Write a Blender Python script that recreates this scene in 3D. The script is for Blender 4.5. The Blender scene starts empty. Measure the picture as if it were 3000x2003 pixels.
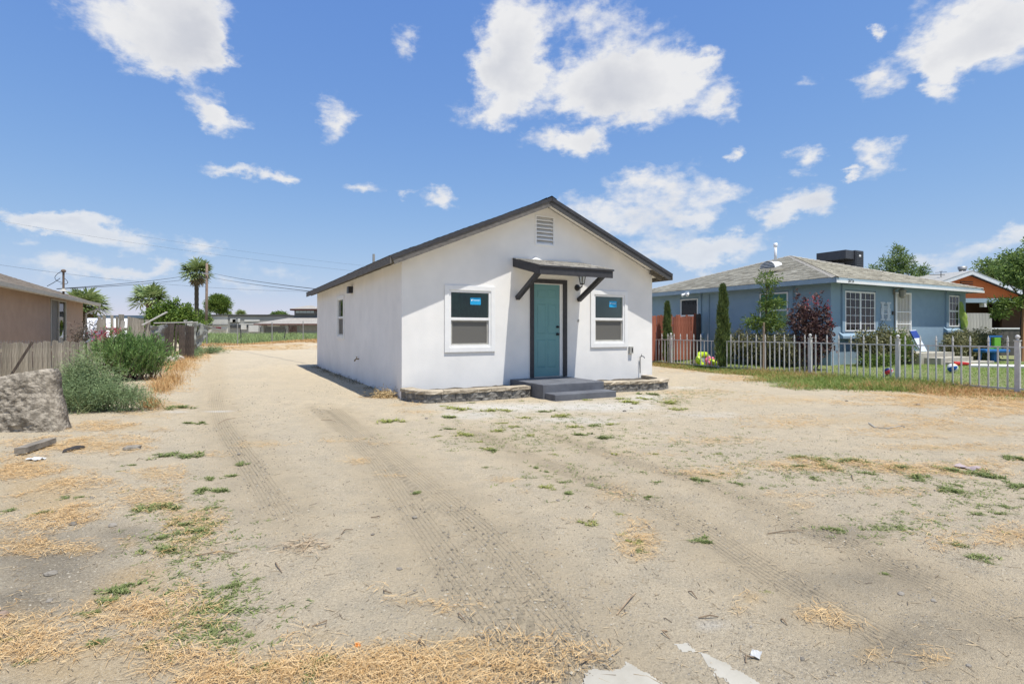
import bpy, math, random
import numpy as np
from mathutils import Vector, Matrix
from mathutils.geometry import tessellate_polygon

# ------------------------------------------------------------------ camera, world, sun, exposure
R = math.radians
F, CX, HY, CAMZ = 1577.0, 1500.0, 968.0, 1.295      # focal length in photo pixels, horizon row, eye height
sc = bpy.context.scene
col = sc.collection
random.seed(7); rng = np.random.default_rng(11)

cam = bpy.data.cameras.new('camera'); cam.sensor_width = 36; cam.lens = F/3000*36
cam.shift_y = -(1001.5-HY)/3000; cam.clip_start = 0.05; cam.clip_end = 5000
camo = bpy.data.objects.new('camera', cam); camo.location = (0, 0, CAMZ); camo.rotation_euler = (R(90), 0, 0)
col.objects.link(camo); sc.camera = camo

SUN = Vector((0.235, -0.245, 1.0)).normalized()
sd = bpy.data.lights.new('sun', 'SUN'); sd.energy = 5.0; sd.angle = R(0.53); sd.color = (1.0, 0.955, 0.88)
so = bpy.data.objects.new('sun', sd); so.rotation_euler = SUN.to_track_quat('Z', 'Y').to_euler(); so.location = (5, -8, 30)
col.objects.link(so)

sc.view_settings.view_transform = 'Standard'; sc.view_settings.look = 'None'
sc.view_settings.exposure = 0.19; sc.view_settings.gamma = 1.0; sc.view_settings.use_curve_mapping = False
sc.render.engine = 'CYCLES'
sc.cycles.max_bounces = 8; sc.cycles.diffuse_bounces = 4; sc.cycles.transparent_max_bounces = 12
sc.cycles.use_denoising = True

W = bpy.data.worlds.new('World'); sc.world = W; W.use_nodes = True
def build_world():
    nt = W.node_tree; N = nt.nodes; L = nt.links; N.clear()
    def n(t, **k):
        x = N.new(t)
        for a, b in k.items(): setattr(x, a, b)
        return x
    def math_(op, a, b=None, c=None, clamp=False):
        m = n('ShaderNodeMath', operation=op); m.use_clamp = clamp
        for i, s in enumerate((a, b, c)):
            if s is None: continue
            if isinstance(s, (int, float)): m.inputs[i].default_value = s
            else: L.new(s, m.inputs[i])
        return m.outputs[0]
    out = n('ShaderNodeOutputWorld'); bg = n('ShaderNodeBackground'); bg.inputs['Strength'].default_value = 0.1
    sky = n('ShaderNodeTexSky'); sky.sky_type = 'NISHITA'; sky.sun_disc = False
    sky.sun_elevation = math.asin(SUN.z); sky.sun_rotation = math.atan2(SUN.x, SUN.y)
    sky.altitude = 0; sky.air_density = 1.0; sky.dust_density = 0.0; sky.ozone_density = 4.5
    tc = n('ShaderNodeTexCoord'); sep = n('ShaderNodeSeparateXYZ'); L.new(tc.outputs['Generated'], sep.inputs[0])
    x, y, z = sep.outputs
    az = math_('ARCTAN2', x, y)
    # the same cloud field goes on right round the horizon, mirrored every 96 degrees
    az = math_('SUBTRACT', math_('PINGPONG', math_('ADD', az, R(48)+R(192)), R(96)), R(48))
    el = math_('ARCSINE', z)
    cmb = n('ShaderNodeCombineXYZ'); L.new(az, cmb.inputs[0]); L.new(el, cmb.inputs[1])
    # ragged edges: the field is warped by noise before the cloud bodies are looked up
    ns = n('ShaderNodeTexNoise'); ns.inputs['Scale'].default_value = 13; ns.inputs['Detail'].default_value = 7
    ns.inputs['Roughness'].default_value = 0.62
    mp = n('ShaderNodeMapping'); mp.inputs['Scale'].default_value = (1, 1.6, 1)
    L.new(cmb.outputs[0], mp.inputs['Vector']); L.new(mp.outputs[0], ns.inputs['Vector'])
    sub = n('ShaderNodeVectorMath', operation='SUBTRACT'); L.new(ns.outputs['Color'], sub.inputs[0]); sub.inputs[1].default_value = (.5, .5, .5)
    sca = n('ShaderNodeVectorMath', operation='MULTIPLY'); L.new(sub.outputs[0], sca.inputs[0]); sca.inputs[1].default_value = (.11, .085, 0)
    wv = n('ShaderNodeVectorMath', operation='ADD'); L.new(cmb.outputs[0], wv.inputs[0]); L.new(sca.outputs[0], wv.inputs[1])
    acc = None
    for (px, py, rx, ry, s) in CLOUDS:
        a = math.atan((px-CX)/F); e = math.atan((HY-py)/F*math.cos(a))
        ra = rx/F*math.cos(a)**2; re = ry/F*math.cos(a)
        m = n('ShaderNodeMapping', vector_type='TEXTURE'); L.new(wv.outputs[0], m.inputs['Vector'])
        m.inputs['Location'].default_value = (a, e, 0); m.inputs['Scale'].default_value = (ra*1.55, re*1.6, 1)
        g = n('ShaderNodeTexGradient', gradient_type='SPHERICAL'); L.new(m.outputs[0], g.inputs[0])
        acc = math_('MULTIPLY', g.outputs['Fac'], s) if acc is None else math_('MULTIPLY_ADD', g.outputs['Fac'], s, acc)
    ns2 = n('ShaderNodeTexNoise'); ns2.inputs['Scale'].default_value = 33; ns2.inputs['Detail'].default_value = 6; ns2.inputs['Roughness'].default_value = .6
    L.new(mp.outputs[0], ns2.inputs['Vector'])
    dens = math_('ADD', acc, math_('MULTIPLY', math_('SUBTRACT', ns2.outputs['Fac'], 0.5), 1.05))
    # thin fragments only next to the bodies
    mr = n('ShaderNodeMapRange', interpolation_type='SMOOTHSTEP'); L.new(dens, mr.inputs[0])
    mr.inputs[1].default_value = 0.18; mr.inputs[2].default_value = 0.95
    gate = n('ShaderNodeMapRange'); L.new(acc, gate.inputs[0]); gate.inputs[1].default_value = 0.02; gate.inputs[2].default_value = 0.2
    mask = math_('MULTIPLY', mr.outputs[0], gate.outputs[0])
    hz = n('ShaderNodeMapRange'); L.new(el, hz.inputs[0]); hz.inputs[1].default_value = 0.0; hz.inputs[2].default_value = 0.28
    hz.inputs[3].default_value = 0.55; hz.inputs[4].default_value = 0.97
    mask = math_('MULTIPLY', mask, hz.outputs[0])
    # thicker middles are greyer, thin tops are white
    sh = n('ShaderNodeTexNoise'); sh.inputs['Scale'].default_value = 8; sh.inputs['Detail'].default_value = 6
    L.new(cmb.outputs[0], sh.inputs['Vector'])
    thick = n('ShaderNodeMapRange'); L.new(math_('ADD', acc, math_('MULTIPLY', math_('SUBTRACT', sh.outputs['Fac'], .5), 3.2)), thick.inputs[0])
    thick.inputs[1].default_value = 0.75; thick.inputs[2].default_value = 2.3
    cm = n('ShaderNodeMix', data_type='RGBA'); L.new(thick.outputs[0], cm.inputs[0])
    cm.inputs[6].default_value = (7.5, 7.5, 7.55, 1); cm.inputs[7].default_value = (5.5, 5.65, 6.1, 1)
    mix = n('ShaderNodeMix', data_type='RGBA'); L.new(mask, mix.inputs[0]); sp = n('ShaderNodeSeparateColor'); L.new(sky.outputs[0], sp.inputs[0]); cb = n('ShaderNodeCombineColor')
    for i, (s_, w_) in enumerate(((.140, 10.5), (.198, 5.0), (.53, 1.66))):      # soft shoulder, as the camera's film curve
        xx = sp.outputs[i]; L.new(math_('DIVIDE', math_('MULTIPLY', xx, s_*10), math_('ADD', math_('DIVIDE', xx, w_), 1.0)), cb.inputs[i])
    L.new(cb.outputs[0], mix.inputs[6]); L.new(cm.outputs[2], mix.inputs[7])
    L.new(mix.outputs[2], bg.inputs['Color']); L.new(bg.outputs[0], out.inputs[0])
    W.cycles.sampling_method = 'MANUAL'; W.cycles.sample_map_resolution = 512
CLOUDS = [
 (430,30,190,85,1),(570,60,120,85,1),(590,150,75,55,1),(480,190,95,45,.9),(410,120,120,60,.6),(530,225,40,18,.5),(240,70,90,60,.35),
 (610,310,65,40,1),(665,365,55,32,1),(980,345,48,55,1),(1190,130,35,40,.7),
 (650,505,60,18,.8),(760,515,60,20,.9),(845,522,38,20,.9),(110,645,110,28,1),(200,655,120,34,1),(330,690,140,36,1.1),
 (1065,562,58,24,.9),(1285,572,42,28,1),(1190,572,28,12,.6),
 (1510,80,95,110,1),(1480,180,90,85,1),(1500,270,90,65,1),(1420,345,75,32,.8),(1710,40,110,45,.7),(1830,200,170,100,1),
 (1930,270,150,75,1),(2060,180,55,35,.7),(2110,310,55,50,.9),(1740,270,150,65,1),(1640,415,100,30,1),(1730,420,60,38,.8),
 (1850,520,70,38,.8),(1980,545,110,48,.9),(2125,572,75,32,.8),(1740,615,120,46,1),(1930,645,130,50,.9),(2060,640,60,28,.7),
 (1950,742,190,40,.95),(2090,742,100,28,.85),(2350,465,52,35,1),(2555,455,65,40,1),(2155,455,28,18,.9),(2475,502,20,12,.9),
 (2310,610,95,42,.9),(2400,590,65,42,.9),(2250,645,65,20,.7),(2860,50,220,85,1),(2930,120,150,80,1),(2780,150,120,60,.9),
 (2740,235,58,42,.9),(2570,235,60,40,.9),(2562,78,24,18,.9),(2370,240,50,16,.5),
 (190,780,150,30,1),(480,778,44,30,1.1),(590,728,75,28,.85),(380,806,90,18,.9),(2730,765,110,24,.8),(2880,715,120,26,.85),(2960,672,70,26,.9),
 (800,790,120,26,.6),(2200,700,120,22,.5),(60,700,60,16,.6),(700,840,110,18,.6)]
build_world()

# ------------------------------------------------------------------ shared maths
US = Vector((0.8806, 0.4738, 0)); VS = Vector((-0.4738, 0.8806, 0)); ROT = math.atan2(0.4738, 0.8806)
def sstep(a, b, x): t = np.clip((x-a)/(b-a), 0, 1); return t*t*(3-2*t)
_tab = np.random.default_rng(3).random((256, 256)).astype(np.float32)
def vnoise(x, y):
    xi = np.floor(x).astype(int); yi = np.floor(y).astype(int); fx = x-xi; fy = y-yi
    fx = fx*fx*(3-2*fx); fy = fy*fy*(3-2*fy)
    g = lambda a, b: _tab[a & 255, b & 255]
    return (g(xi, yi)*(1-fx)+g(xi+1, yi)*fx)*(1-fy)+(g(xi, yi+1)*(1-fx)+g(xi+1, yi+1)*fx)*fy
def fbm(x, y, o=4):
    s = 0; a = .5; t = 0
    for i in range(o): s = s+a*vnoise(x*2**i+17*i, y*2**i+5*i); t += a; a *= .5
    return s/t-.5
FA = np.array((10.37, 11.04)); FD = np.array((-0.4472, 0.8944)); FN = np.array((0.8944, 0.4472))   # iron fence line
def fence_side(x, y): return (x-FA[0])*FN[0]+(y-FA[1])*FN[1]
def H(x, y):
    x = np.asarray(x, float); y = np.asarray(y, float)
    h = .02*fbm(x*.9, y*.9, 3)+.07*fbm(x*.17+4, y*.17, 2)*sstep(3, 9, y)*0.6
    yard = sstep(0.1, 3.2, fence_side(x, y))*sstep(6, 12, y)
    h = h*(1-.7*yard)+.18*yard
    h = h+.42*sstep(-25, -17, x)*sstep(34, 50, y)*sstep(5, -5, x)
    h = h+.5*sstep(55, 75, y)*sstep(-10, -20, x)
    return h
def h1(x, y): return float(H(np.array([x]), np.array([y]))[0])
def px(xi, yi, d): return Vector(((xi-CX)/F*d, d, CAMZ-(yi-HY)/F*d))
def gp(xi, yi):
    z = 0.0
    for _ in range(4):
        d = (CAMZ-z)*F/(yi-HY); X = (xi-CX)/F*d; z = h1(X, d)
    return Vector((X, d, z))
def onwall(P, dr, xi, yi):
    """wall through P along dr: distance along the wall and height of a photo pixel"""
    k = (xi-CX)/F; s = (k*P.y-P.x)/(dr.x-k*dr.y); d = P.y+s*dr.y
    return s, CAMZ-(yi-HY)/F*d

# ------------------------------------------------------------------ object helpers
def tag(o, label=None, cat=None, group=None, kind=None):
    if label: o['label'] = label
    if cat: o['category'] = cat
    if group: o['group'] = group
    if kind: o['kind'] = kind
    return o
def empty(name, label, cat, loc=(0, 0, 0), rz=0, group=None):
    o = bpy.data.objects.new(name, None); o.empty_display_size = .2; col.objects.link(o)
    o.location = loc; o.rotation_euler = (0, 0, rz); return tag(o, label, cat, group)
def link(name, me, parent=None, loc=None, rot=None):
    o = bpy.data.objects.new(name, me); col.objects.link(o)
    if parent: o.parent = parent
    if loc is not None: o.location = loc
    if rot is not None: o.rotation_euler = rot
    return o
def mesh_np(name, v, f, mat, parent=None, attrs=None, smooth=False):
    v = np.ascontiguousarray(v, np.float32).reshape(-1, 3); f = np.ascontiguousarray(f, np.int32); k = f.shape[1]
    me = bpy.data.meshes.new(name); me.vertices.add(len(v)); me.vertices.foreach_set('co', v.ravel())
    me.loops.add(f.size); me.loops.foreach_set('vertex_index', f.ravel())
    me.polygons.add(len(f)); me.polygons.foreach_set('loop_start', np.arange(0, f.size, k, dtype=np.int32))
    if smooth: me.polygons.foreach_set('use_smooth', np.ones(len(f), bool))
    for a, d in (attrs or {}).items():
        at = me.attributes.new(a, 'FLOAT', 'POINT'); at.data.foreach_set('value', np.ascontiguousarray(d, np.float32))
    me.update(calc_edges=True)
    if mat: me.materials.append(mat)
    return link(name, me, parent)
class MB:
    def __init__(s): s.v = []; s.f = []
    def add(s, vs, fs):
        o = len(s.v); s.v += [tuple(p) for p in vs]; s.f += [tuple(i+o for i in q) for q in fs]; return s
    def box(s, x0, x1, y0, y1, z0, z1, M=None):
        if x0 > x1: x0, x1 = x1, x0
        if y0 > y1: y0, y1 = y1, y0
        if z0 > z1: z0, z1 = z1, z0
        vs = [Vector(p) for p in ((x0,y0,z0),(x1,y0,z0),(x1,y1,z0),(x0,y1,z0),(x0,y0,z1),(x1,y0,z1),(x1,y1,z1),(x0,y1,z1))]
        if M: vs = [M @ p for p in vs]
        return s.add(vs, ((3,2,1,0),(4,5,6,7),(0,1,5,4),(1,2,6,5),(2,3,7,6),(3,0,4,7)))
    def tbox(s, T, a0, a1, o0, o1, z0, z1):
        p = T(a0, o0, z0); q = T(a1, o1, z1); return s.box(p[0], q[0], p[1], q[1], p[2], q[2])
    def bar(s, p, q, w, h=None, up=(0, 0, 1)):
        p = Vector(p); q = Vector(q); h = h or w; d = (q-p).normalized(); u = Vector(up)
        if abs(d.dot(u)) > .98: u = Vector((0, 1, 0))
        r = d.cross(u).normalized()*w/2; u = r.cross(d).normalized()*h/2
        vs = [p-r-u, p+r-u, p+r+u, p-r+u, q-r-u, q+r-u, q+r+u, q-r+u]
        return s.add(vs, ((3,2,1,0),(4,5,6,7),(0,1,5,4),(1,2,6,5),(2,3,7,6),(3,0,4,7)))
    def tube(s, pts, rad, n=8, caps=True):
        pts = [Vector(p) for p in pts]
        if not hasattr(rad, '__len__'): rad = [rad]*len(pts)
        o = len(s.v); ref = None
        for i, p in enumerate(pts):
            d = (pts[min(i+1, len(pts)-1)]-pts[max(i-1, 0)]).normalized()
            if ref is None: ref = d.orthogonal().normalized()
            ref = (ref-d*ref.dot(d)); ref = ref.normalized() if ref.length > 1e-6 else d.orthogonal().normalized()
            b = d.cross(ref)
            for k in range(n):
                a = 2*math.pi*k/n; s.v.append(tuple(p+(ref*math.cos(a)+b*math.sin(a))*rad[i]))
        for i in range(len(pts)-1):
            for k in range(n):
                a = o+i*n+k; b_ = o+i*n+(k+1) % n; s.f.append((a, b_, b_+n, a+n))
        if caps:
            s.f.append(tuple(o+k for k in range(n))[::-1]); e = o+(len(pts)-1)*n; s.f.append(tuple(e+k for k in range(n)))
        return s
    def lathe(s, prof, c=(0, 0, 0), n=12):
        o = len(s.v)
        for r, z in prof:
            for k in range(n):
                a = 2*math.pi*k/n; s.v.append((c[0]+r*math.cos(a), c[1]+r*math.sin(a), c[2]+z))
        for i in range(len(prof)-1):
            for k in range(n):
                a = o+i*n+k; b = o+i*n+(k+1) % n; s.f.append((a, b, b+n, a+n))
        return s
    def prism(s, poly, T, o0, o1):
        """polygon of (a, z) points extruded between two outward offsets of a wall mapping T"""
        n = len(poly); vs = [T(a, o0, z) for a, z in poly]+[T(a, o1, z) for a, z in poly]
        return s.add(vs, [tuple(range(n))[::-1], tuple(range(n, 2*n))]+[(i, (i+1) % n, n+(i+1) % n, n+i) for i in range(n)])
    def wall(s, outer, holes, T, reveal):
        loops = [[Vector((a, z, 0)) for a, z in l] for l in [outer]+holes]
        flat = [p for l in loops for p in l]; tris = tessellate_polygon(loops)
        s.add([T(p.x, 0, p.y) for p in flat], tris)
        for hl in holes:
            n = len(hl); vs = [T(a, 0, z) for a, z in hl]+[T(a, -reveal, z) for a, z in hl]
            s.add(vs, [(i, (i+1) % n, n+(i+1) % n, n+i) for i in range(n)])
        return s
    def build(s, name, mat, parent=None, bevel=0, smooth=False, label=None, loc=None, rot=None):
        me = bpy.data.meshes.new(name); me.from_pydata(s.v, [], s.f); me.update()
        me.materials.append(mat)
        if smooth: me.polygons.foreach_set('use_smooth', np.ones(len(me.polygons), bool))
        o = link(name, me, parent, loc, rot)
        if bevel:
            b = o.modifiers.new('bevel', 'BEVEL'); b.width = bevel; b.segments = 2; b.limit_method = 'ANGLE'
        if label: o['label'] = label
        return o
def share(o, name, parent=None, loc=None, rot=None, scale=None):
    c = o.copy(); c.name = name; col.objects.link(c); c.parent = parent if parent else o.parent
    if loc is not None: c.location = loc
    if rot is not None: c.rotation_euler = rot
    if scale is not None: c.scale = scale
    return c

# ------------------------------------------------------------------ materials
def MAT(name, c1, c2=None, scale=6, detail=5, rough=.85, bump=0, bscale=None, bdist=.01, stretch=(1, 1, 1), spec=.3,
        metal=0, attr=None, objrand=0, trans=0, big=.0, bigscale=.5, lo=.35, hi=.65):
    m = bpy.data.materials.new(name); m.use_nodes = True; nt = m.node_tree; N = nt.nodes; L = nt.links
    p = N['Principled BSDF']; p.inputs['Roughness'].default_value = rough; p.inputs['Specular IOR Level'].default_value = spec
    p.inputs['Metallic'].default_value = metal
    c2 = c2 or tuple(x*.85 for x in c1)
    tc = N.new('ShaderNodeTexCoord'); mp = N.new('ShaderNodeMapping'); mp.inputs['Scale'].default_value = stretch
    L.new(tc.outputs['Object'], mp.inputs[0])
    mix = N.new('ShaderNodeMix'); mix.data_type = 'RGBA'; mix.inputs[6].default_value = (*c1, 1); mix.inputs[7].default_value = (*c2, 1)
    ns = N.new('ShaderNodeTexNoise'); ns.inputs['Scale'].default_value = scale; ns.inputs['Detail'].default_value = detail
    L.new(mp.outputs[0], ns.inputs['Vector'])
    if attr:
        at = N.new('ShaderNodeAttribute'); at.attribute_name = attr; L.new(at.outputs['Fac'], mix.inputs[0])
    else:
        mr = N.new('ShaderNodeMapRange'); mr.inputs[1].default_value = lo; mr.inputs[2].default_value = hi
        L.new(ns.outputs['Fac'], mr.inputs[0]); L.new(mr.outputs[0], mix.inputs[0])
    c = mix.outputs[2]
    def mul(c, fac):
        h = N.new('ShaderNodeHueSaturation'); L.new(c, h.inputs['Color']); L.new(fac, h.inputs['Value']); return h.outputs[0]
    if big:
        n2 = N.new('ShaderNodeTexNoise'); n2.inputs['Scale'].default_value = bigscale; n2.inputs['Detail'].default_value = 3
        L.new(mp.outputs[0], n2.inputs['Vector'])
        m2 = N.new('ShaderNodeMapRange'); m2.inputs[1].default_value = .3; m2.inputs[2].default_value = .7
        m2.inputs[3].default_value = 1-big; m2.inputs[4].default_value = 1+big; L.new(n2.outputs['Fac'], m2.inputs[0]); c = mul(c, m2.outputs[0])
    if objrand:
        oi = N.new('ShaderNodeObjectInfo'); m3 = N.new('ShaderNodeMapRange'); m3.inputs[3].default_value = 1-objrand; m3.inputs[4].default_value = 1+objrand
        L.new(oi.outputs['Random'], m3.inputs[0]); c = mul(c, m3.outputs[0])
    L.new(c, p.inputs['Base Color'])
    if bump:
        nb = N.new('ShaderNodeTexNoise'); nb.inputs['Scale'].default_value = bscale or scale*4; nb.inputs['Detail'].default_value = 4
        L.new(mp.outputs[0], nb.inputs['Vector']); b = N.new('ShaderNodeBump'); b.inputs['Strength'].default_value = bump
        b.inputs['Distance'].default_value = bdist; L.new(nb.outputs['Fac'], b.inputs['Height']); L.new(b.outputs[0], p.inputs['Normal'])
    if trans:
        t = N.new('ShaderNodeBsdfTranslucent'); L.new(c, t.inputs[0]); ms = N.new('ShaderNodeMixShader'); ms.inputs[0].default_value = trans
        L.new(p.outputs[0], ms.inputs[1]); L.new(t.outputs[0], ms.inputs[2]); L.new(ms.outputs[0], N['Material Output'].inputs[0])
    return m
def GLASS(name, tint, ior=1.5, rough=0.0):
    m = bpy.data.materials.new(name); m.use_nodes = True; N = m.node_tree.nodes; L = m.node_tree.links; N.remove(N['Principled BSDF'])
    t = N.new('ShaderNodeBsdfTransparent'); t.inputs[0].default_value = (*tint, 1)
    g = N.new('ShaderNodeBsdfGlossy'); g.inputs['Roughness'].default_value = rough
    f = N.new('ShaderNodeFresnel'); f.inputs[0].default_value = ior; x = N.new('ShaderNodeMixShader')
    L.new(f.outputs[0], x.inputs[0]); L.new(t.outputs[0], x.inputs[1]); L.new(g.outputs[0], x.inputs[2]); L.new(x.outputs[0], N['Material Output'].inputs[0])
    return m
def SCREEN(name, c, alpha):
    m = bpy.data.materials.new(name); m.use_nodes = True; N = m.node_tree.nodes; L = m.node_tree.links; p = N['Principled BSDF']
    p.inputs['Base Color'].default_value = (*c, 1); p.inputs['Roughness'].default_value = .6; p.inputs['Alpha'].default_value = alpha
    return m
stucco = MAT('white_stucco', (.815,.80,.765), (.775,.765,.735), scale=3, rough=.9, bump=.3, bscale=48, bdist=.007, big=.045, bigscale=1.1)
vinyl = MAT('white_vinyl', (.82,.82,.80), (.78,.78,.765), rough=.4, spec=.4)
charcoal = MAT('charcoal_paint', (.052,.052,.056), (.04,.04,.044), scale=12, rough=.55, bump=.2, bscale=60, bdist=.003, stretch=(1,1,1))
oldwood = MAT('weathered_fascia', (.195,.18,.16), (.10,.094,.086), scale=7, rough=.85, bump=.6, bscale=30, bdist=.006, stretch=(1.2,1.2,14), lo=.4, hi=.6)
shingle_dark = MAT('dark_shingle', (.030,.032,.038), (.055,.056,.062), attr='v', rough=.9, bump=.5, bscale=180, bdist=.003)
shingle_tan = MAT('tan_grey_shingle', (.20,.185,.155), (.36,.34,.29), attr='v', rough=.95, bump=.5, bscale=150, bdist=.004)
shingle_grey = MAT('grey_green_shingle', (.20,.185,.145), (.38,.36,.29), attr='v', rough=.95, bump=.5, bscale=150, bdist=.004, big=.12, bigscale=.6)
shingle_one = MAT('canopy_shingle', (.36,.34,.29), (.27,.25,.215), scale=30, rough=.95, bump=.5, bscale=150, bdist=.004, objrand=.22)
teal = MAT('teal_door_paint', (.135,.30,.312), (.126,.285,.297), scale=4, rough=.45, spec=.4)
glass = GLASS('window_glass', (.76,.90,.87)); glass_dark = GLASS('dark_window_glass', (.35,.42,.42))
clearglass = GLASS('clear_glass', (.92,.94,.93)); screen = SCREEN('insect_screen', (.15,.145,.13), .82)
room = MAT('room_plaster', (.50,.85,.82), rough=.9)
blackmetal = MAT('black_metal', (.018,.018,.02), rough=.4, spec=.5)
brass = MAT('old_brass', (.25,.18,.09), rough=.4, metal=.8)
greyplastic = MAT('grey_box', (.42,.41,.37), rough=.5)
steppaint = MAT('grey_step_paint', (.135,.142,.158), (.105,.11,.124), scale=5, rough=.75, bump=.5, bscale=40, bdist=.008, big=.15, bigscale=2)
block = MAT('charcoal_block', (.26,.245,.22), (.14,.135,.122), scale=16, rough=.95, bump=.9, bscale=26, bdist=.02, objrand=.25)
capm = MAT('pale_cap_block', (.46,.40,.30), (.34,.285,.21), scale=10, rough=.95, bump=.8, bscale=35, bdist=.012, objrand=.18)
soil = MAT('dark_soil', (.07,.06,.05), (.12,.105,.085), scale=30, rough=1, bump=1, bscale=40, bdist=.03)
# ------------------------------------------------------------------ ground
def axis(fine, lo, hi, step, far, grow=1.12):
    a = list(np.arange(fine[0], fine[1], step)); s = step
    while a[-1] < far[1]: s *= grow; a.append(a[-1]+s)
    s = step
    while a[0] > far[0]: s *= grow; a.insert(0, a[0]-s)
    return np.array(a)
_pc = {}
def patch(X, Y, lst):
    """soft-edged patches given as photo ellipses laid on the ground plane"""
    m = np.zeros_like(X)
    if id(lst) not in _pc:
        q = []
        for (cx, cy, rx, ry, s) in lst:
            c = gp(cx, cy); q.append((c, rx/F*c.y, max(.06, (gp(cx, cy-ry*.8).y-gp(cx, cy+ry*.8).y)/1.6), s))
        _pc[id(lst)] = q
    for (c, ax, ay, s) in _pc[id(lst)]:
        kx = c.x/c.y
        dx = (X-c.x-(Y-c.y)*kx)/ax; dy = (Y-c.y)/ay
        m = np.maximum(m, s*np.clip(1.25-np.sqrt(dx*dx+dy*dy), 0, 1))
    return m
DRY = [(200,1960,350,70,.95),(820,1930,350,55,.8),(640,1860,250,55,.6),(900,1870,200,35,.5),(1250,1930,430,70,1),(1000,1985,500,60,1),(620,1965,300,55,.9),(300,1900,260,70,.9),(60,1870,130,110,.9),(470,1790,160,45,.75),
 (420,1700,140,75,.95),(330,1790,120,60,.9),(560,1600,120,40,.55),(440,1460,80,35,.85),(560,1520,90,55,.8),(470,1390,80,22,.85),(380,1590,35,18,.7),
 (120,1440,190,80,1),(60,1370,130,40,.9),(190,1500,120,40,.9),(60,1600,110,30,.9),(230,1610,70,18,.75),(250,1300,190,25,1),(330,1250,130,15,1),
 (480,1130,70,20,.8),(520,1065,60,20,1),(570,1040,40,14,1),(480,1190,60,14,.7),(430,1215,80,10,.6),(1050,1352,40,9,.7),(1150,1390,60,9,.4),(1480,1405,42,10,.7),(1530,1440,30,6,.4),
 (1800,1445,55,22,.6),(1870,1590,60,45,.8),(1700,1525,50,12,.7),(1850,1530,50,18,.5),(895,1600,40,22,.5),(2060,1390,110,14,.75),(2200,1750,35,20,.7),
 (2400,1800,70,28,.8),(2470,1825,50,18,.7),(2160,1785,18,8,.7),(2290,1360,150,16,.6),(2440,1362,160,20,.95),(2620,1375,160,16,.8),(2800,1375,150,22,.7),(2950,1350,100,16,.6),
 (2790,1585,85,28,.6),(2950,1570,80,30,.8),(2340,1480,40,14,.6),(2740,1520,60,14,.4),(2600,1440,140,12,.6),(2340,1450,120,8,.5),(1900,1330,120,8,.4),(2250,1250,120,8,.45),(2700,1310,160,10,.55),(2900,1310,120,12,.6),(1000,1290,60,6,.5),(1120,1300,50,6,.4),(780,1300,90,10,.5),(640,1330,60,10,.5),(2750,1170,220,22,1),(2930,1195,120,22,1),(2620,1150,120,14,.7),
 (2150,1108,70,9,.8),(2000,1085,70,6,.6),(2050,1150,120,9,.5),(2300,1170,200,12,.5),(2500,1230,300,20,.6),(2800,1260,250,25,.65),(1180,1185,60,7,.6),(1220,1205,60,7,.5),(1980,1170,50,9,.5),(2100,1290,150,12,.5),
 (800,1012,140,5,.9),(700,1019,80,5,1),(880,1000,60,6,.8),(620,1020,40,6,1),(560,1035,60,8,.8),(1340,1780,70,12,.55),(1210,1760,80,14,.5),(1300,1770,30,20,.5),(1110,1720,40,10,.4),(1750,1910,50,25,.6),(1770,1710,25,12,.3),(1800,1790,30,14,.5),(2740,1930,45,28,.6),(2560,1920,45,14,.5),(1650,1620,50,16,.35)]
WHITE = [(1500,1192,260,16,1),(1750,1190,220,22,1),(1400,1215,140,14,.7),(1900,1165,120,14,.8),(1700,1230,230,16,.6),(2060,1215,160,14,.45),(2000,1135,90,6,.6),(1920,1270,100,12,.4),(2080,1830,60,22,.5),(640,1204,60,3,.9),(520,1206,50,3,.8)]
DARK = [(150,1640,280,110,.8),(60,1760,170,60,.8),(350,1560,150,50,.6),(400,1900,120,60,.4),(2600,1680,260,70,.45),(2450,1560,200,40,.3),(2750,1850,260,80,.5),(2500,1960,300,60,.35)]
TRACKS = [[(905,1180),(1000,1250),(1100,1345),(1240,1540),(1400,1760),(1570,1990),(1760,2330),(1900,2700)],[(960,1180),(1060,1265),(1160,1345),(1390,1535),(1560,1730),(1760,1990),(2000,2330),(2200,2700)],
 [(1330,1240),(1560,1340),(1800,1430),(2010,1525),(2260,1680),(2560,1850),(2900,2000),(3500,2300)],[(1560,1250),(1780,1330),(2080,1420),(2330,1530),(2580,1640),(2900,1790),(3300,2000),(3900,2300)],
 [(700,1012),(650,1045),(628,1085),(632,1150),(650,1235),(760,1400),(900,1620)]]
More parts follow.
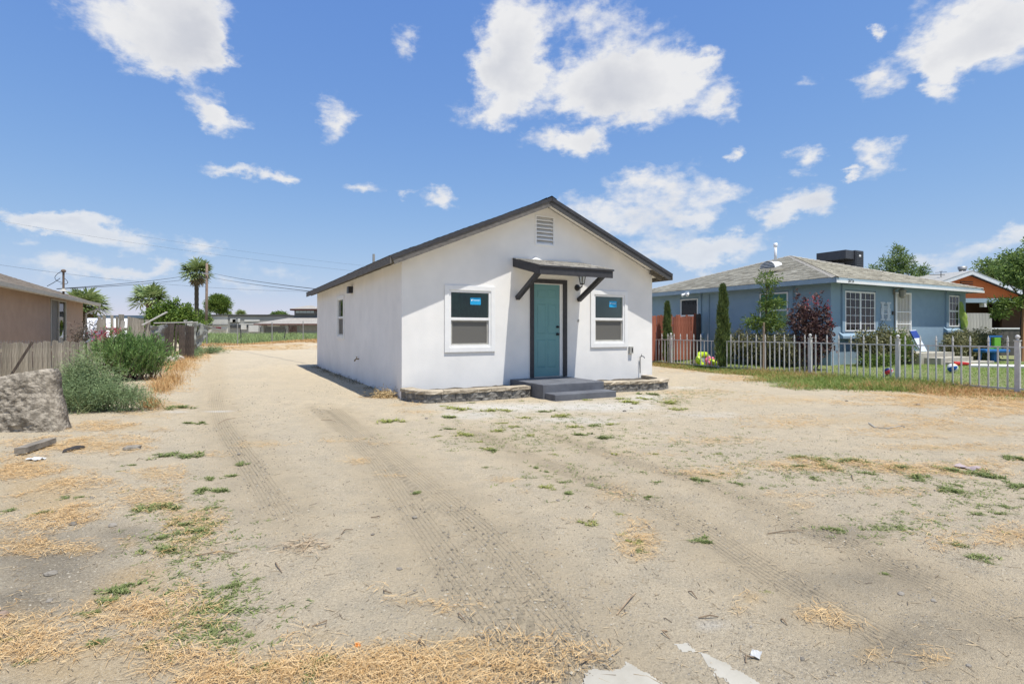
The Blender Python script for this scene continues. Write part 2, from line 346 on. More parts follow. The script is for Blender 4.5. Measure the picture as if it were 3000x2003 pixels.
def build_ground():
    xs = axis((-8.5, 11.5), 0, 0, .04, (-900, 900), 1.10); ys1 = np.arange(.9, 6, .032); ys2 = np.arange(6, 19, .06)
    far = [ys2[-1]]; s = .06
    while far[-1] < 1500: s *= 1.09; far.append(far[-1]+s)
    near = [.9]; s = .032
    while near[0] > -300: s *= 1.2; near.insert(0, near[0]-s)
    ys = np.concatenate([near[:-1], ys1, ys2, far[1:]])
    X, Y = np.meshgrid(xs, ys); nx, ny = len(xs), len(ys)
    wob = .5*fbm(X*1.3, Y*1.3, 4)+.9*fbm(X*5, Y*5, 3)
    dry = patch(X, Y, DRY); dry = np.clip(dry*1.2+wob*1.1-.16, 0, 1)*(dry > .02)
    whi = patch(X, Y, WHITE); whi = np.clip(whi*1.2+wob*.9-.2, 0, 1)*(whi > .02)
    drk = patch(X, Y, DARK); drk = np.clip(drk*1.35+wob*.8-.12, 0, 1)*(drk > .02)
    side = fence_side(X, Y)+wob*.5
    grn = sstep(-1.0, .2, side)*sstep(9, 11.5, Y)*sstep(40, 30, Y); grn = np.maximum(grn, .7*sstep(48, 54, Y)*sstep(95, 80, Y)*sstep(-12, -16, X))
    tu = np.full(X.shape, 9., np.float32); ts = np.zeros(X.shape, np.float32); best = np.full(X.shape, 1e9, np.float32); sec = np.full(X.shape, 1e9, np.float32)
    for t, pl in enumerate(TRACKS):
        P = [gp(a, b) for a, b in pl]; P = [np.array((p.x, p.y)) for p in P]
        P = [2*P[0]-P[1]]+P+[2*P[-1]-P[-2]]; pts = []
        for i in range(1, len(P)-2):
            for u in np.linspace(0, 1, 14, endpoint=False):
                pts.append(.5*((2*P[i])+(-P[i-1]+P[i+1])*u+(2*P[i-1]-5*P[i]+4*P[i+1]-P[i+2])*u*u+(-P[i-1]+3*P[i]-3*P[i+1]+P[i+2])*u**3))
        pts.append(P[-2]); pts = np.array(pts); seg = np.diff(pts, axis=0); ln = np.hypot(seg[:, 0], seg[:, 1]); cum = np.concatenate([[0], np.cumsum(ln)])
        lo = pts.min(0)-.3; hi = pts.max(0)+.3
        idx = np.where((X > lo[0]) & (X < hi[0]) & (Y > lo[1]) & (Y < hi[1])); qx = X[idx]; qy = Y[idx]; b = np.full(qx.shape, 1e9); uu = np.zeros(qx.shape); ss = np.zeros(qx.shape)
        for i in range(len(seg)):
            d = seg[i]/max(ln[i], 1e-6); a = (qx-pts[i, 0])*d[0]+(qy-pts[i, 1])*d[1]; lat = -(qx-pts[i, 0])*d[1]+(qy-pts[i, 1])*d[0]
            ac = np.clip(a, 0, ln[i]); dist = np.hypot(a-ac, lat)+.4*np.clip(.9-np.minimum(cum[i]+ac, cum[-1]-cum[i]-ac), 0, 1); w = dist < b; b[w] = dist[w]; uu[w] = lat[w]; ss[w] = cum[i]+ac[w]
        w = b < best[idx]; sec[idx] = np.where(w, best[idx], np.minimum(sec[idx], b)); ii = (idx[0][w], idx[1][w]); best[ii] = b[w]; tu[ii] = uu[w]; ts[ii] = ss[w]
    tm = (sstep(.145, .09, best)*sstep(.0, .05, sec-best)*sstep(15, 7, Y)*(.6+.4*sstep(-.15, .2, fbm(X*.7+9, Y*.7, 3)))).astype(np.float32)
    rut = (sstep(.55, .12, best+.12*fbm(X*3, Y*3, 3))*sstep(60, 30, Y)).astype(np.float32)
    tu = np.clip(tu, -1, 1)
    Z = H(X, Y)-.008*tm
    idx = np.arange(nx*ny).reshape(ny, nx); f = np.stack([idx[:-1, :-1], idx[:-1, 1:], idx[1:, 1:], idx[1:, :-1]], -1).reshape(-1, 4)
    v = np.stack([X, Y, Z], -1).reshape(-1, 3)
    at = dict(dry=dry.ravel(), white=whi.ravel(), dark=drk.ravel(), green=grn.ravel(), tu=tu.ravel(), ts=ts.ravel(), tm=tm.ravel(), rut=rut.ravel())
    m = bpy.data.materials.new('dry_dirt'); m.use_nodes = True; nt = m.node_tree; N = nt.nodes; L = nt.links; p = N['Principled BSDF']
    p.inputs['Roughness'].default_value = .95; p.inputs['Specular IOR Level'].default_value = .15
    tc = N.new('ShaderNodeTexCoord'); obj = tc.outputs['Object']
    def noise(sc_, det=5, rough=.55):
        n_ = N.new('ShaderNodeTexNoise'); n_.inputs['Scale'].default_value = sc_; n_.inputs['Detail'].default_value = det; n_.inputs['Roughness'].default_value = rough; L.new(obj, n_.inputs['Vector']); return n_.outputs['Fac']
    def rng_(s, a, b, c=0, d=1):
        r = N.new('ShaderNodeMapRange'); L.new(s, r.inputs[0])
        for i, q in enumerate((a, b, c, d)): r.inputs[i+1].default_value = q
        return r.outputs[0]
    def mix(f_, a, b, blend='MIX'):
        x = N.new('ShaderNodeMix'); x.data_type = 'RGBA'; x.blend_type = blend
        for i, q in ((0, f_), (6, a), (7, b)):
            if isinstance(q, (int, float)): x.inputs[i].default_value = q
            elif isinstance(q, tuple): x.inputs[i].default_value = (*q, 1)
            else: L.new(q, x.inputs[i])
        return x.outputs[2]
    def mth(op, a, b=0):
        x = N.new('ShaderNodeMath'); x.operation = op
        for i, q in enumerate((a, b)):
            if isinstance(q, (int, float)): x.inputs[i].default_value = q
            else: L.new(q, x.inputs[i])
        return x.outputs[0]
    def att(a): x = N.new('ShaderNodeAttribute'); x.attribute_name = a; return x.outputs['Fac']
    spk = noise(85, 4, .75); big = noise(.55, 4); mid = noise(4.5, 6, .6); fine = noise(38, 5, .65); grit = noise(170, 3, .7)
    c = mix(rng_(big, .38, .62), (.58,.482,.33), (.53,.447,.315)); c = mix(rng_(mid, .44, .72), c, (.46,.395,.285))
    c = mix(rng_(fine, .5, .75, 0, .45), c, (.29,.245,.175)); c = mix(rng_(fine, .45, .25, 0, .4), c, (.60,.52,.37))
    c = mix(mth('MULTIPLY', att('rut'), .6), c, mix(rng_(mid, .35, .65), (.50,.405,.265), (.435,.355,.235)))
    c = mix(mth('MULTIPLY', att('tm'), .4), c, (.40,.325,.215))
    c = mix(mth('MULTIPLY', att('dark'), .8), c, mix(rng_(fine, .3, .7), (.235,.205,.155), (.15,.13,.10)))
    c = mix(mth('MULTIPLY', att('white'), .8), c, mix(rng_(fine, .3, .7), (.74,.72,.66), (.56,.535,.47)))
    c = mix(mth('MULTIPLY', att('dry'), .7), c, mix(rng_(fine, .3, .7), (.60,.44,.24), (.47,.33,.16)))
    c = mix(mth('MULTIPLY', att('green'), .8), c, mix(rng_(mid, .35, .65), (.13,.205,.04), (.20,.215,.075)))
    vor = N.new('ShaderNodeTexVoronoi'); vor.inputs['Scale'].default_value = 55; L.new(obj, vor.inputs['Vector'])
    peb = mth('MULTIPLY', rng_(vor.outputs['Distance'], .30, .16), rng_(noise(2.2, 3), .45, .6)); sepc = N.new('ShaderNodeSeparateColor'); L.new(vor.outputs['Color'], sepc.inputs[0])
    c = mix(mth('MULTIPLY', peb, rng_(sepc.outputs[0], .55, .6)), c, mix(sepc.outputs[1], (.20,.19,.175), (.52,.49,.43)))
    c = mix(rng_(grit, .6, .8, 0, .5), c, (.17,.15,.12))
    spm = mth('SUBTRACT', 1.0, mth('MULTIPLY', att('rut'), .65)); c = mix(mth('MULTIPLY', rng_(spk, .54, .66, 0, .7), spm), c, (.27,.225,.16)); c = mix(mth('MULTIPLY', rng_(spk, .46, .34, 0, .7), spm), c, (.72,.63,.46))
    L.new(c, p.inputs['Base Color'])
    # relief: grit, pebbles and tyre treads
    ridges = mth('ABSOLUTE', mth('SINE', mth('MULTIPLY', att('tu'), 2*math.pi/.060)))
    lug = mth('MULTIPLY', mth('SINE', mth('ADD', mth('MULTIPLY', att('ts'), 2*math.pi/.055), mth('MULTIPLY', mth('ABSOLUTE', att('tu')), 60))), .13)
    tread = mth('MULTIPLY', mth('ADD', mth('POWER', ridges, .35), lug), mth('MULTIPLY', att('tm'), .7))
    hgt = mth('ADD', mth('ADD', mth('MULTIPLY', fine, 1.3), mth('MULTIPLY', mth('ADD', grit, mth('MULTIPLY', spk, 1.6)), .6)), mth('ADD', mth('MULTIPLY', peb, .5), mth('MULTIPLY', tread, 2.3)))
    hgt = mth('ADD', hgt, mth('MULTIPLY', mid, 2.2))
    bp = N.new('ShaderNodeBump'); bp.inputs['Strength'].default_value = .9; bp.inputs['Distance'].default_value = .015; L.new(hgt, bp.inputs['Height']); L.new(bp.outputs[0], p.inputs['Normal'])
    g = mesh_np('ground', v, f, m, None, at, True); tag(g, kind='structure'); g['label'] = 'bare tan dirt yard with tyre tracks and dry straw'
build_ground()
# old concrete paving half buried in the dirt near the street
conc = MAT('old_concrete', (.44,.415,.35), (.36,.335,.275), scale=6, rough=.95, spec=.1, bump=.4, bscale=60, bdist=.004, big=.06, bigscale=2)
def paving(name, pix, label, t=.004):
    P = np.array([tuple(gp(a, b))[:2] for a, b in pix]); lo = P.min(0)-.05; hi = P.max(0)+.05; h = .008
    gx, gy = np.meshgrid(np.arange(lo[0], hi[0], h), np.arange(lo[1], hi[1], h)); ins = np.zeros(gx.shape, bool); dist = np.full(gx.shape, 9.)
    for i in range(len(P)):
        a, b = P[i], P[(i+1) % len(P)]; c = ((a[1] > gy) != (b[1] > gy)) & (gx < (b[0]-a[0])*(gy-a[1])/(b[1]-a[1]+1e-12)+a[0]); ins ^= c
        e = b-a; u = np.clip(((gx-a[0])*e[0]+(gy-a[1])*e[1])/(e @ e), 0, 1); dist = np.minimum(dist, np.hypot(gx-a[0]-u*e[0], gy-a[1]-u*e[1]))
    sd_ = np.where(ins, dist, -dist)+.06*fbm(gx*16, gy*16, 4)+.05*fbm(gx*5, gy*5, 2); k = sd_ > .012
    idx = np.arange(gx.size).reshape(gx.shape); q = k[:-1,:-1] & k[:-1,1:] & k[1:,1:] & k[1:,:-1]; f = np.stack([idx[:-1,:-1], idx[:-1,1:], idx[1:,1:], idx[1:,:-1]], -1)[q]
    used = np.unique(f); rm = np.full(gx.size, -1); rm[used] = np.arange(len(used)); V = np.stack([gx, gy, H(gx, gy)+t-.0035*np.clip(1-(sd_-.012)/.03, 0, 1)], -1).reshape(-1, 3)[used]
    m = mesh_np(name, V, rm[f], conc, None, None, True); tag(m, kind='structure'); m['label'] = label
def ragged(pix, amp=6, k=3):
    out = []; rr = random.Random(len(pix)*13+int(pix[0][0]))
    for i, (a, b) in enumerate(pix):
        c, d = pix[(i+1) % len(pix)]
        for j in range(k): t = j/k; out.append((a+(c-a)*t+rr.uniform(-amp, amp)*(j > 0), b+(d-b)*t+rr.uniform(-amp, amp)*.6*(j > 0)))
    return out
paving('concrete_paving', ragged([(1720,1962),(1790,1942),(1835,1927),(1880,1950),(1950,1988),(2010,2040),(1690,2050)], 4), 'flat pale concrete paving corner showing through dirt')
paving('concrete_paving', ragged([(1952,1882),(2000,1875),(2050,1890),(2110,1925),(2170,1955),(2245,2010),(2260,2050),(2150,2050),(2090,1985),(2040,1930),(1985,1905)], 6), 'curved strip of pale concrete half covered by dirt')

# ------------------------------------------------------------------ white house
LX = Vector((-2.101, 10.26, 0.0)); WW, WD = 6.30, 10.4
RIDX, RIDZ, PITCH = 3.152, 4.14, 0.421; OV, SOV = .35, .315
def zroof(x): return RIDZ-PITCH*abs(x-RIDX)
house = empty('white_house', 'small white stucco gable house with teal door and charcoal trim', 'house', LX, ROT)
TF = lambda a, o, z: (a, -o, z)              # front wall mapping
TL = lambda a, o, z: (-o, a, z)              # left side wall mapping
TR = lambda a, o, z: (WW+o, a, z)
TB = lambda a, o, z: (a, WD+o, z)
def fw(xi, yi): s, z = onwall(LX, US, xi, yi); return s, z
def lw(xi, yi): s, z = onwall(LX, VS, xi, yi); return s, z
def rect(a0, a1, z0, z1): return [(a0, z0), (a1, z0), (a1, z1), (a0, z1)]
w1a, w1t = fw(1314.8, 849); w1b, w1d = fw(1437.5, 1016); _, w1t = fw(1376, 851)
w2a, _ = fw(1739, 861); w2b, w2d = fw(1828.4, 1004.5); _, w2t = fw(1784, 864)
d0, _ = fw(1562.5, 824); d1, _ = fw(1648.6, 824); dz0 = .285; dz1 = dz0+2.04
sa, st = lw(1007, 872); sb, sbot = lw(992, 985); st = 1.295+.93; sbot = 1.295-.17; sa, sb = 5.55, 6.45
under = .10
gab = [(0, -.15), (WW, -.15), (WW, zroof(WW)-under), (RIDX, zroof(RIDX)-under), (0, zroof(0)-under)]
va, vt = fw(1571, 634); vb, vd = fw(1620, 718)
front = MB().wall(gab, [rect(w1a, w1b, w1d, w1t), rect(w2a, w2b, w2d, w2t), rect(d0, d1, dz0, dz1), rect(va, vb, vd, vt)], TF, .11)
front.build('front_wall', stucco, house)
ze = zroof(0)-under
MB().wall(rect(0, WD, -.15, ze), [rect(sa, sb, sbot, st)], TL, .11).build('side_wall', stucco, house)
MB().wall(rect(0, WD, -.15, ze), [], TR, .1).build('side_wall', stucco, house)
MB().wall([(WW-a, z) for a, z in gab], [], TB, .1).build('back_wall', stucco, house)
MB().box(.02, WW-.02, .3, WD-.02, 2.45, 2.5).box(.02, WW-.02, .13, WD-.02, .2, .26).build('interior_floor_and_ceiling', room, house)
MB().box(.02, WW-.02, 2.4, 2.5, .26, 2.45).box(2.2, 2.3, .13, 2.4, .26, 2.45).build('interior_wall', room, house)
# windows
stickerblue = MAT('blue_sticker', (.02,.36,.68), (.02,.34,.64), rough=.35); stickerwhite = MAT('sticker_print', (.85,.9,.92), rough=.5)
def text_mesh(name, body, size, mat, parent, M, depth=.001, spacing=1.0, bold=0):
    cu = bpy.data.curves.new(name, 'FONT'); cu.body = body; cu.size = size; cu.align_x = 'CENTER'; cu.align_y = 'CENTER'; cu.extrude = depth; cu.space_character = spacing; cu.offset = bold
    t = bpy.data.objects.new('tmp', cu); col.objects.link(t); dg = bpy.context.evaluated_depsgraph_get(); me = bpy.data.meshes.new_from_object(t.evaluated_get(dg))
    bpy.data.objects.remove(t); me.transform(M); me.materials.clear(); me.materials.append(mat); return link(name, me, parent)
def wallM(T, a, o, z):
    p0 = Vector(T(a, o, z)); ex = Vector(T(a+1, o, z))-p0; ey = Vector((0, 0, 1)); ez = ex.cross(ey)
    M = Matrix.Identity(4)
    for i in range(3): M[i][0] = ex[i]; M[i][1] = ey[i]; M[i][2] = ez[i]; M[i][3] = p0[i]
    return M
def dh_window(T, a0, a1, z0, z1, trim, label, sticker=None, flip=False):
    zm = z0+(z1-z0)*.5; f = .045
    w = MB()
    for b in ((a0, a0+f, z0, z1), (a1-f, a1, z0, z1), (a0+f, a1-f, z0, z0+f), (a0+f, a1-f, z1-f, z1)): w.tbox(T, b[0], b[1], -.07, .012, b[2], b[3])
    w.tbox(T, a0+f, a1-f, -.062, .004, zm-.03, zm+.025)
    win = w.build('window', vinyl, house, bevel=.004, label=label)
    t = MB(); tw = trim
    for b in ((a0-tw, a0, z0-tw, z1+tw), (a1, a1+tw, z0-tw, z1+tw), (a0, a1, z0-tw, z0), (a0, a1, z1, z1+tw)): t.tbox(T, b[0], b[1], .001, .028, b[2], b[3])
    t.build('trim', vinyl, win, bevel=.003)
    s = MB(); g = f+.035
    for b in ((a0+f, a0+g, z0+f, zm-.03), (a1-g, a1-f, z0+f, zm-.03), (a0+g, a1-g, z0+f, z0+g), (a0+g, a1-g, zm-.055, zm-.03)): s.tbox(T, b[0], b[1], -.05, -.022, b[2], b[3])
    s.build('screen_frame', greyplastic, win)
    MB().tbox(T, a0+g, a1-g, -.038, -.036, z0+g, zm-.055).build('screen', screen, win)
    MB().tbox(T, a0+f, a1-f, -.058, -.054, z0+f, zm-.03).build('pane', glass, win)
    MB().tbox(T, a0+f, a1-f, -.034, -.030, zm+.025, z1-f).build('pane', glass, win)
    if sticker:
        c, zc, sw, sh = sticker
        MB().tbox(T, c-sw/2, c+sw/2, -.029, -.028, zc-sh/2, zc+sh/2).build('sticker', stickerblue, win, label='small blue label stuck on the upper glass')
        text_mesh('sticker_lettering', 'Premium', sh*.33, stickerwhite, win, wallM(T, c+.01, -.0275, zc+.02), .0004)
        MB().tbox(T, c-sw*.42, c-sw*.34, -.0278, -.0270, zc+.0, zc+.035).build('sticker_logo', stickerwhite, win)
    return win
sx, sz = fw(1395, 882); dh_window(TF, w1a, w1b, w1d, w1t, .095, 'white vinyl window left of the door', (sx, sz, .235, .145))
sx, sz = fw(1798, 891); dh_window(TF, w2a, w2b, w2d, w2t, .095, 'white vinyl window right of the door', (sx, sz, .22, .145))
dh_window(TL, sa, sb, sbot, st, .07, 'narrow white window on the shaded side wall')
# door
door = MB().tbox(TF, d0+.02, d1-.075, -.055, -.02, dz0+.012, dz1-.02).build('door', teal, house, bevel=.003, label='teal six-panel front door')
dw = d1-.075-d0-.02; dx0 = d0+.02
for i in range(2):
    a0 = dx0+dw*(.13+.41*i); a1 = a0+dw*.33
    for (za, zb) in ((.845,.935),(.46,.78),(.10,.40)):
        z0 = dz0+2.04*za; z1 = dz0+2.04*zb; m = MB()
        T = TF; e = .022
        o0, o1, o2 = -.020, -.013, -.019
        ring = [rect(a0, a1, z0, z1), rect(a0+e*.5, a1-e*.5, z0+e*.5, z1-e*.5), rect(a0+e, a1-e, z0+e, z1-e), rect(a0+2*e, a1-2*e, z0+2*e, z1-2*e)]
        offs = [-.0195, -.012, -.0175, -.0135]; vs = [T(a, offs[k], z) for k in range(4) for a, z in ring[k]]
        fs = [(4*k+j, 4*k+(j+1) % 4, 4*k+4+(j+1) % 4, 4*k+4+j) for k in range(3) for j in range(4)]+[(12, 13, 14, 15)]
        m.add(vs, fs).build('panel', teal, door)
kx = d1-.075-.06
for zz, r in ((dz0+.93, .030), (dz0+1.09, .026)):
    MB().lathe([(0, 0), (r, 0), (r, .012), (r*.5, .02), (r*.5, .04), (r*.95, .05), (r*.8, .068), (0, .072)], n=14).build('knob' if zz < dz0+1 else 'deadbolt', blackmetal, door, smooth=True, loc=TF(kx, -.02, zz), rot=(R(90), 0, 0))
MB().tbox(TF, d1-.072, d1, -.07, -.005, dz0, dz1-.02).tbox(TF, d0, d0+.018, -.07, -.005, dz0, dz1-.02).tbox(TF, d0, d1, -.07, -.005, dz1-.02, dz1).build('door_jamb', vinyl, house)
MB().tbox(TF, d0, d1, -.09, .01, dz0-.012, dz0+.012).build('threshold', greyplastic, house)
q0, _ = fw(1553.8, 811); q1, _ = fw(1662.7, 811)
MB().tbox(TF, d0-.085, d0+.002, .001, .035, dz0-.01, dz1+.09).tbox(TF, d1, d1+.1, .001, .035, dz0-.01, dz1+.09).tbox(TF, d0+.002, d1, .001, .035, dz1-.002, dz1+.09).build('door_trim', charcoal, house, bevel=.003)
# gable vent
vent = MB()
for b in ((va-.03, va, vd-.03, vt+.03), (vb, vb+.03, vd-.03, vt+.03), (va, vb, vd-.03, vd), (va, vb, vt, vt+.03)): vent.tbox(TF, b[0], b[1], -.02, .018, b[2], b[3])
vent = vent.build('gable_vent', vinyl, house)
MB().tbox(TF, va, vb, -.105, -.1, vd, vt).build('vent_backing', blackmetal, vent)
nsl = 7; hh = (vt-vd)/nsl; proto = None
for i in range(nsl):
    z = vd+hh*i
    if proto is None: proto = MB().add([TF(va, -.002, 0), TF(vb, -.002, 0), TF(vb, -.002, .02), TF(va, -.002, .02), TF(va, -.085, hh*.95), TF(vb, -.085, hh*.95), TF(vb, -.085, hh*.95+.02), TF(va, -.085, hh*.95+.02)], ((0,1,2,3),(3,2,6,7),(0,4,5,1),(4,7,6,5))).build('slat', vinyl, vent, loc=(0, 0, z))
    else: share(proto, 'slat', vent, (0, 0, z))
rakew = MAT('dark_rake_paint', (.085,.082,.08), (.05,.05,.05), scale=9, rough=.7, bump=.3, bscale=30, bdist=.004, stretch=(1.2,1.2,14))
# roof
def slope_T(sgn):
    n_ = math.hypot(1, PITCH)
    def T(y, u, t): return (RIDX+sgn*(u/n_-t*-PITCH/n_*0)+sgn*t*PITCH/n_, y, RIDZ-u*PITCH/n_+t/n_)
    return T, (WW/2+SOV)*n_
roof = MB()
for sgn in (-1, 1):
    T, Ls = slope_T(sgn)
    vs = [T(y, u, t) for y in (-OV+.012, WD+OV) for u in (0, Ls-.01) for t in (-.075, -.02)]
    roof.add(vs, ((0,1,3,2),(4,6,7,5),(0,2,6,4),(1,5,7,3),(2,3,7,6),(0,4,5,1)))
roof = roof.build('roof', stucco, house)
def tabs(rows, T, expo, tabw, mat, parent, name='shingles', thick=.009, seed=1):
    """courses of asphalt tabs: rows(u) gives the along-eave range at distance u below the top edge"""
    r = np.random.default_rng(seed); V = []; Fc = []; A = []
    L_ = rows['len']; n = int(L_/expo)
    for i in range(n+1):
        u1 = L_-i*expo; u0 = max(0, u1-expo*1.15)
        if u1 < .03: break
        a0, a1 = rows['range'](u1); b0, b1 = rows['range'](u0); x = a0-r.random()*tabw
        while x < a1:
            w = tabw*(.6+.8*r.random()); xa = max(x+.004, a0); xb = min(x+w-.004, a1); x += w
            if xb-xa < .02: continue
            ya, yb = np.clip((xa, xb), b0, b1) if b1 > b0 else ((b0+b1)/2,)*2
            th = thick*(.7+.9*r.random()); k = len(V); d = .012*(r.random()-.3)
            V += [T(xa, u1+d, 0), T(xb, u1+d, 0), T(xb, u1+d, th+.004), T(xa, u1+d, th+.004), T(ya, u0, .003), T(yb, u0, .003)]
            Fc += [(k, k+1, k+2, k+3), (k+3, k+2, k+5, k+4)]; A += [r.random()]*6
    o = mesh_np(name, np.array(V), np.array(Fc), mat, parent, {'v': A}); o['kind'] = 'stuff'; return o
for sgn in (-1, 1):
    T, Ls = slope_T(sgn); tabs({'len': Ls+.02, 'range': lambda u: (-OV-.006, WD+OV+.006)}, lambda y, u, t, T=T: T(y, u, t-.018), .143, .3, shingle_dark, roof, seed=5+sgn)
capv = MB()
for i in range(52):
    y0 = -OV-.02+i*.215; z = .006*(i % 2)
    capv.add([(RIDX-.13, y0, RIDZ-.048+z), (RIDX, y0, RIDZ+.016+z), (RIDX+.13, y0, RIDZ-.048+z), (RIDX-.13, y0+.22, RIDZ-.054), (RIDX, y0+.22, RIDZ+.008), (RIDX+.13, y0+.22, RIDZ-.054)], ((0,1,4,3),(1,2,5,4),(0,3,1),(1,2,2)) if False else ((0,1,4,3),(1,2,5,4)))
c_ = capv.build('ridge_cap', shingle_dark, roof)
for sgn in (-1, 1):                                             # rake boards on the gable, drip edge above them
    T, Ls = slope_T(sgn); wv = []
    vs = [T(y, u, t) for y in (-OV-.012, -OV+.010) for u in (0, Ls) for t in (-.19, -.086)]
    MB().add(vs, ((0,1,3,2),(4,6,7,5),(0,2,6,4),(1,5,7,3),(2,3,7,6),(0,4,5,1))).build('rake_board', oldwood if sgn < 0 else rakew, house)
    vs = [T(y, u, t) for y in (-OV-.026, -OV+.010) for u in (0, Ls+.012) for t in (-.085, -.012)]
    MB().add(vs, ((0,1,3,2),(4,6,7,5),(0,2,6,4),(1,5,7,3),(2,3,7,6),(0,4,5,1))).build('rake_trim', charcoal, house)
    x0 = RIDX+sgn*(WW/2+SOV); zt = zroof(RIDX+WW/2+SOV)
    MB().box(x0-.012, x0+.012, -OV-.014, WD+OV, zt-.165, zt-.025).build('eave_fascia', oldwood, house)
    for k in range(14):                                         # rafter tails
        y = -.1+k*.8
        if sgn > 0 or True: MB().add([T(yy, u, t) for yy in (y, y+.045) for u in (Ls-.42, Ls-.03) for t in (-.18, -.077)], ((0,1,3,2),(4,6,7,5),(0,2,6,4),(1,5,7,3),(2,3,7,6),(0,4,5,1))).build('rafter_tail', oldwood, house)
MB().tube([(.75, 5.2, 2.6), (.75, 5.2, 3.45)], .035, 10).build('vent_pipe', greyplastic, house)
# side wall lamp, hose bib, front outlet box and hose bib
y1, z1 = lw(1032, 851); lampb = MB().prism([(y1-.10, z1-.07), (y1+.13, z1-.07), (y1+.10, z1+.1), (y1-.10, z1+.1)], TL, .005, .12).build('side_wall_lamp', blackmetal, house)
y1, z1 = lw(1052, 1051)
def bib(T, a, z, name='hose_bib', up=False):
    m = MB().tube([T(a, -.02, z), T(a, .07, z), T(a, .10, z-.02), T(a, .11, z-.06)], [.014, .014, .016, .018], 8).tube([T(a, .06, z), T(a, .06, z+.05)], .008, 6).tube([T(a-.04, .06, z+.055), T(a+.04, .06, z+.055)], .009, 6)
    m.build(name, brass, house)
bib(TL, y1, z1)
a, z = fw(1846, 1025); MB().tbox(TF, a-.055, a+.055, .001, .06, z-.085, z+.085).build('outlet_box', greyplastic, house, bevel=.006)
MB().tbox(TF, a-.0, a+.035, .0605, .063, z-.05, z+.05).build('outlet_face', blackmetal, house)
a, z = fw(1872, 1045); MB().tube([TF(a, .04, .27), TF(a, .04, z), TF(a+.02, .05, z+.02), TF(a+.06, .10, z+.01), TF(a+.07, .12, z-.03)], [.011]*5, 6).tube([TF(a+.03, .06, z), TF(a+.03, .06, z+.07)], .007, 6).build('standpipe_tap', blackmetal, house)
a, z = fw(1694, 939); MB().tbox(TF, a-.015, a+.015, .001, .02, z-.03, z+.03).build('doorbell_button', greyplastic, house)
# door canopy
c0, c1, co = 2.424, 4.172, 1.077; zw, zf = 2.83, 2.575
TC = lambda a, u, t: (a, -u*co, zw+(zf-zw)*u+t)
canopy = MB().add([TC(a, u, t) for a in (c0, c1) for u in (0, .98) for t in (-.05, -.012)], ((0,1,3,2),(4,6,7,5),(0,2,6,4),(1,5,7,3),(2,3,7,6),(0,4,5,1))).build('door_canopy', vinyl, house)
for a in (c0-.022, c1-.014): MB().add([TC(aa, u, t) for aa in (a, a+.036) for u in (.0, 1.0) for t in (-.185, -.004)], ((0,1,3,2),(4,6,7,5),(0,2,6,4),(1,5,7,3),(2,3,7,6),(0,4,5,1))).build('side_fascia', charcoal, canopy, bevel=.003)
MB().box(c0-.02, c1+.02, -co*1.0-.03, -co*1.0+.004, zf-.185, zf-.045).build('front_fascia', charcoal, canopy, bevel=.003)
MB().box(c0-.03, c1+.04, -co*1.0-.05, -co*1.0+.004, zf-.044, zf-.006).build('drip_board', charcoal, canopy, bevel=.003)
rr = random.Random(4)
protos = []
for w in (.12, .17, .22, .28): protos.append(w)
rows = 7; ex = 1.02/rows; pm = {}
for r_ in range(rows):
    a = c0-.02+rr.random()*-.1
    while a < c1+.02:
        k = rr.randrange(4); w = protos[k]; aa = max(a, c0-.03); bb = min(a+w-.006, c1+.035); a += w
        if bb-aa < .03: continue
        u0 = 1.03-(r_+1)*ex*1.0; u1 = 1.03-r_*ex; u0 = max(0, u0-.01); th = .008+.010*rr.random()
        MB().add([TC(aa, u1, -.004), TC(bb, u1, -.004), TC(bb, u1, th), TC(aa, u1, th), TC(aa, u0, .002), TC(bb, u0, .002)], ((0,1,2,3),(3,2,5,4),(0,3,4),(1,5,2))).build('shingle', shingle_one, canopy)
for a in (c0+.03, c1-.13):
    p = Vector((a+.05, -.02, 1.98)); q = Vector((a+.05, -co+.13, zf-.10)); MB().bar(p, q, .09, .09).build('brace', charcoal, canopy, bevel=.006)
MB().add([TF(c0+.42, .012, zw-.01), TF(c0+.62, .012, zw-.01), TF(c0+.53, .012, zw+.05), TF(c0+.42, .14, zw-.02), TF(c0+.62, .14, zw-.02)], ((0,3,4,1),(0,1,2),(0,2,3),(1,4,2),(3,2,4))).build('flashing_patch', vinyl, canopy)
# lantern beside the door
la, lz = fw(1696, 843); la = la-.05
lan = MB().lathe([(0, 0), (.075, 0), (.07, .02), (.03, .035), (0, .035)], n=16)
lantern = lan.build('wall_lantern', blackmetal, house, smooth=True, loc=TF(la, 0, lz), rot=(R(90), 0, 0))
lantern2 = MB().tube([(0, -.03, 0), (0, -.10, -.015), (0, -.16, .01), (0, -.17, .05)], .012, 8)
c = (0, -.17, .05); lantern2.lathe([(.035, 0), (.05, .012), (.02, .02)], c, 6).lathe([(.015, .21), (.11, .205), (.05, .245), (.018, .265), (0, .29)], c, 6)
for k in range(6):
    an = 2*math.pi*k/6; lantern2.bar((c[0]+.042*math.cos(an), c[1]+.042*math.sin(an), c[2]+.01), (c[0]+.082*math.cos(an), c[1]+.082*math.sin(an), c[2]+.21), .009)
lantern2.tube([(0, -.17, .05), (0, -.17, .0)], .008, 6)
lb = lantern2.build('lantern_cage', blackmetal, lantern); lb.matrix_parent_inverse = Matrix.Rotation(R(-90), 4, 'X') @ Matrix.Scale(1.15, 4)
lg = MB().lathe([(.036, .015), (.076, .205)], c, 6).build('lantern_glass', clearglass, lantern); lg.matrix_parent_inverse = Matrix.Rotation(R(-90), 4, 'X') @ Matrix.Scale(1.15, 4)
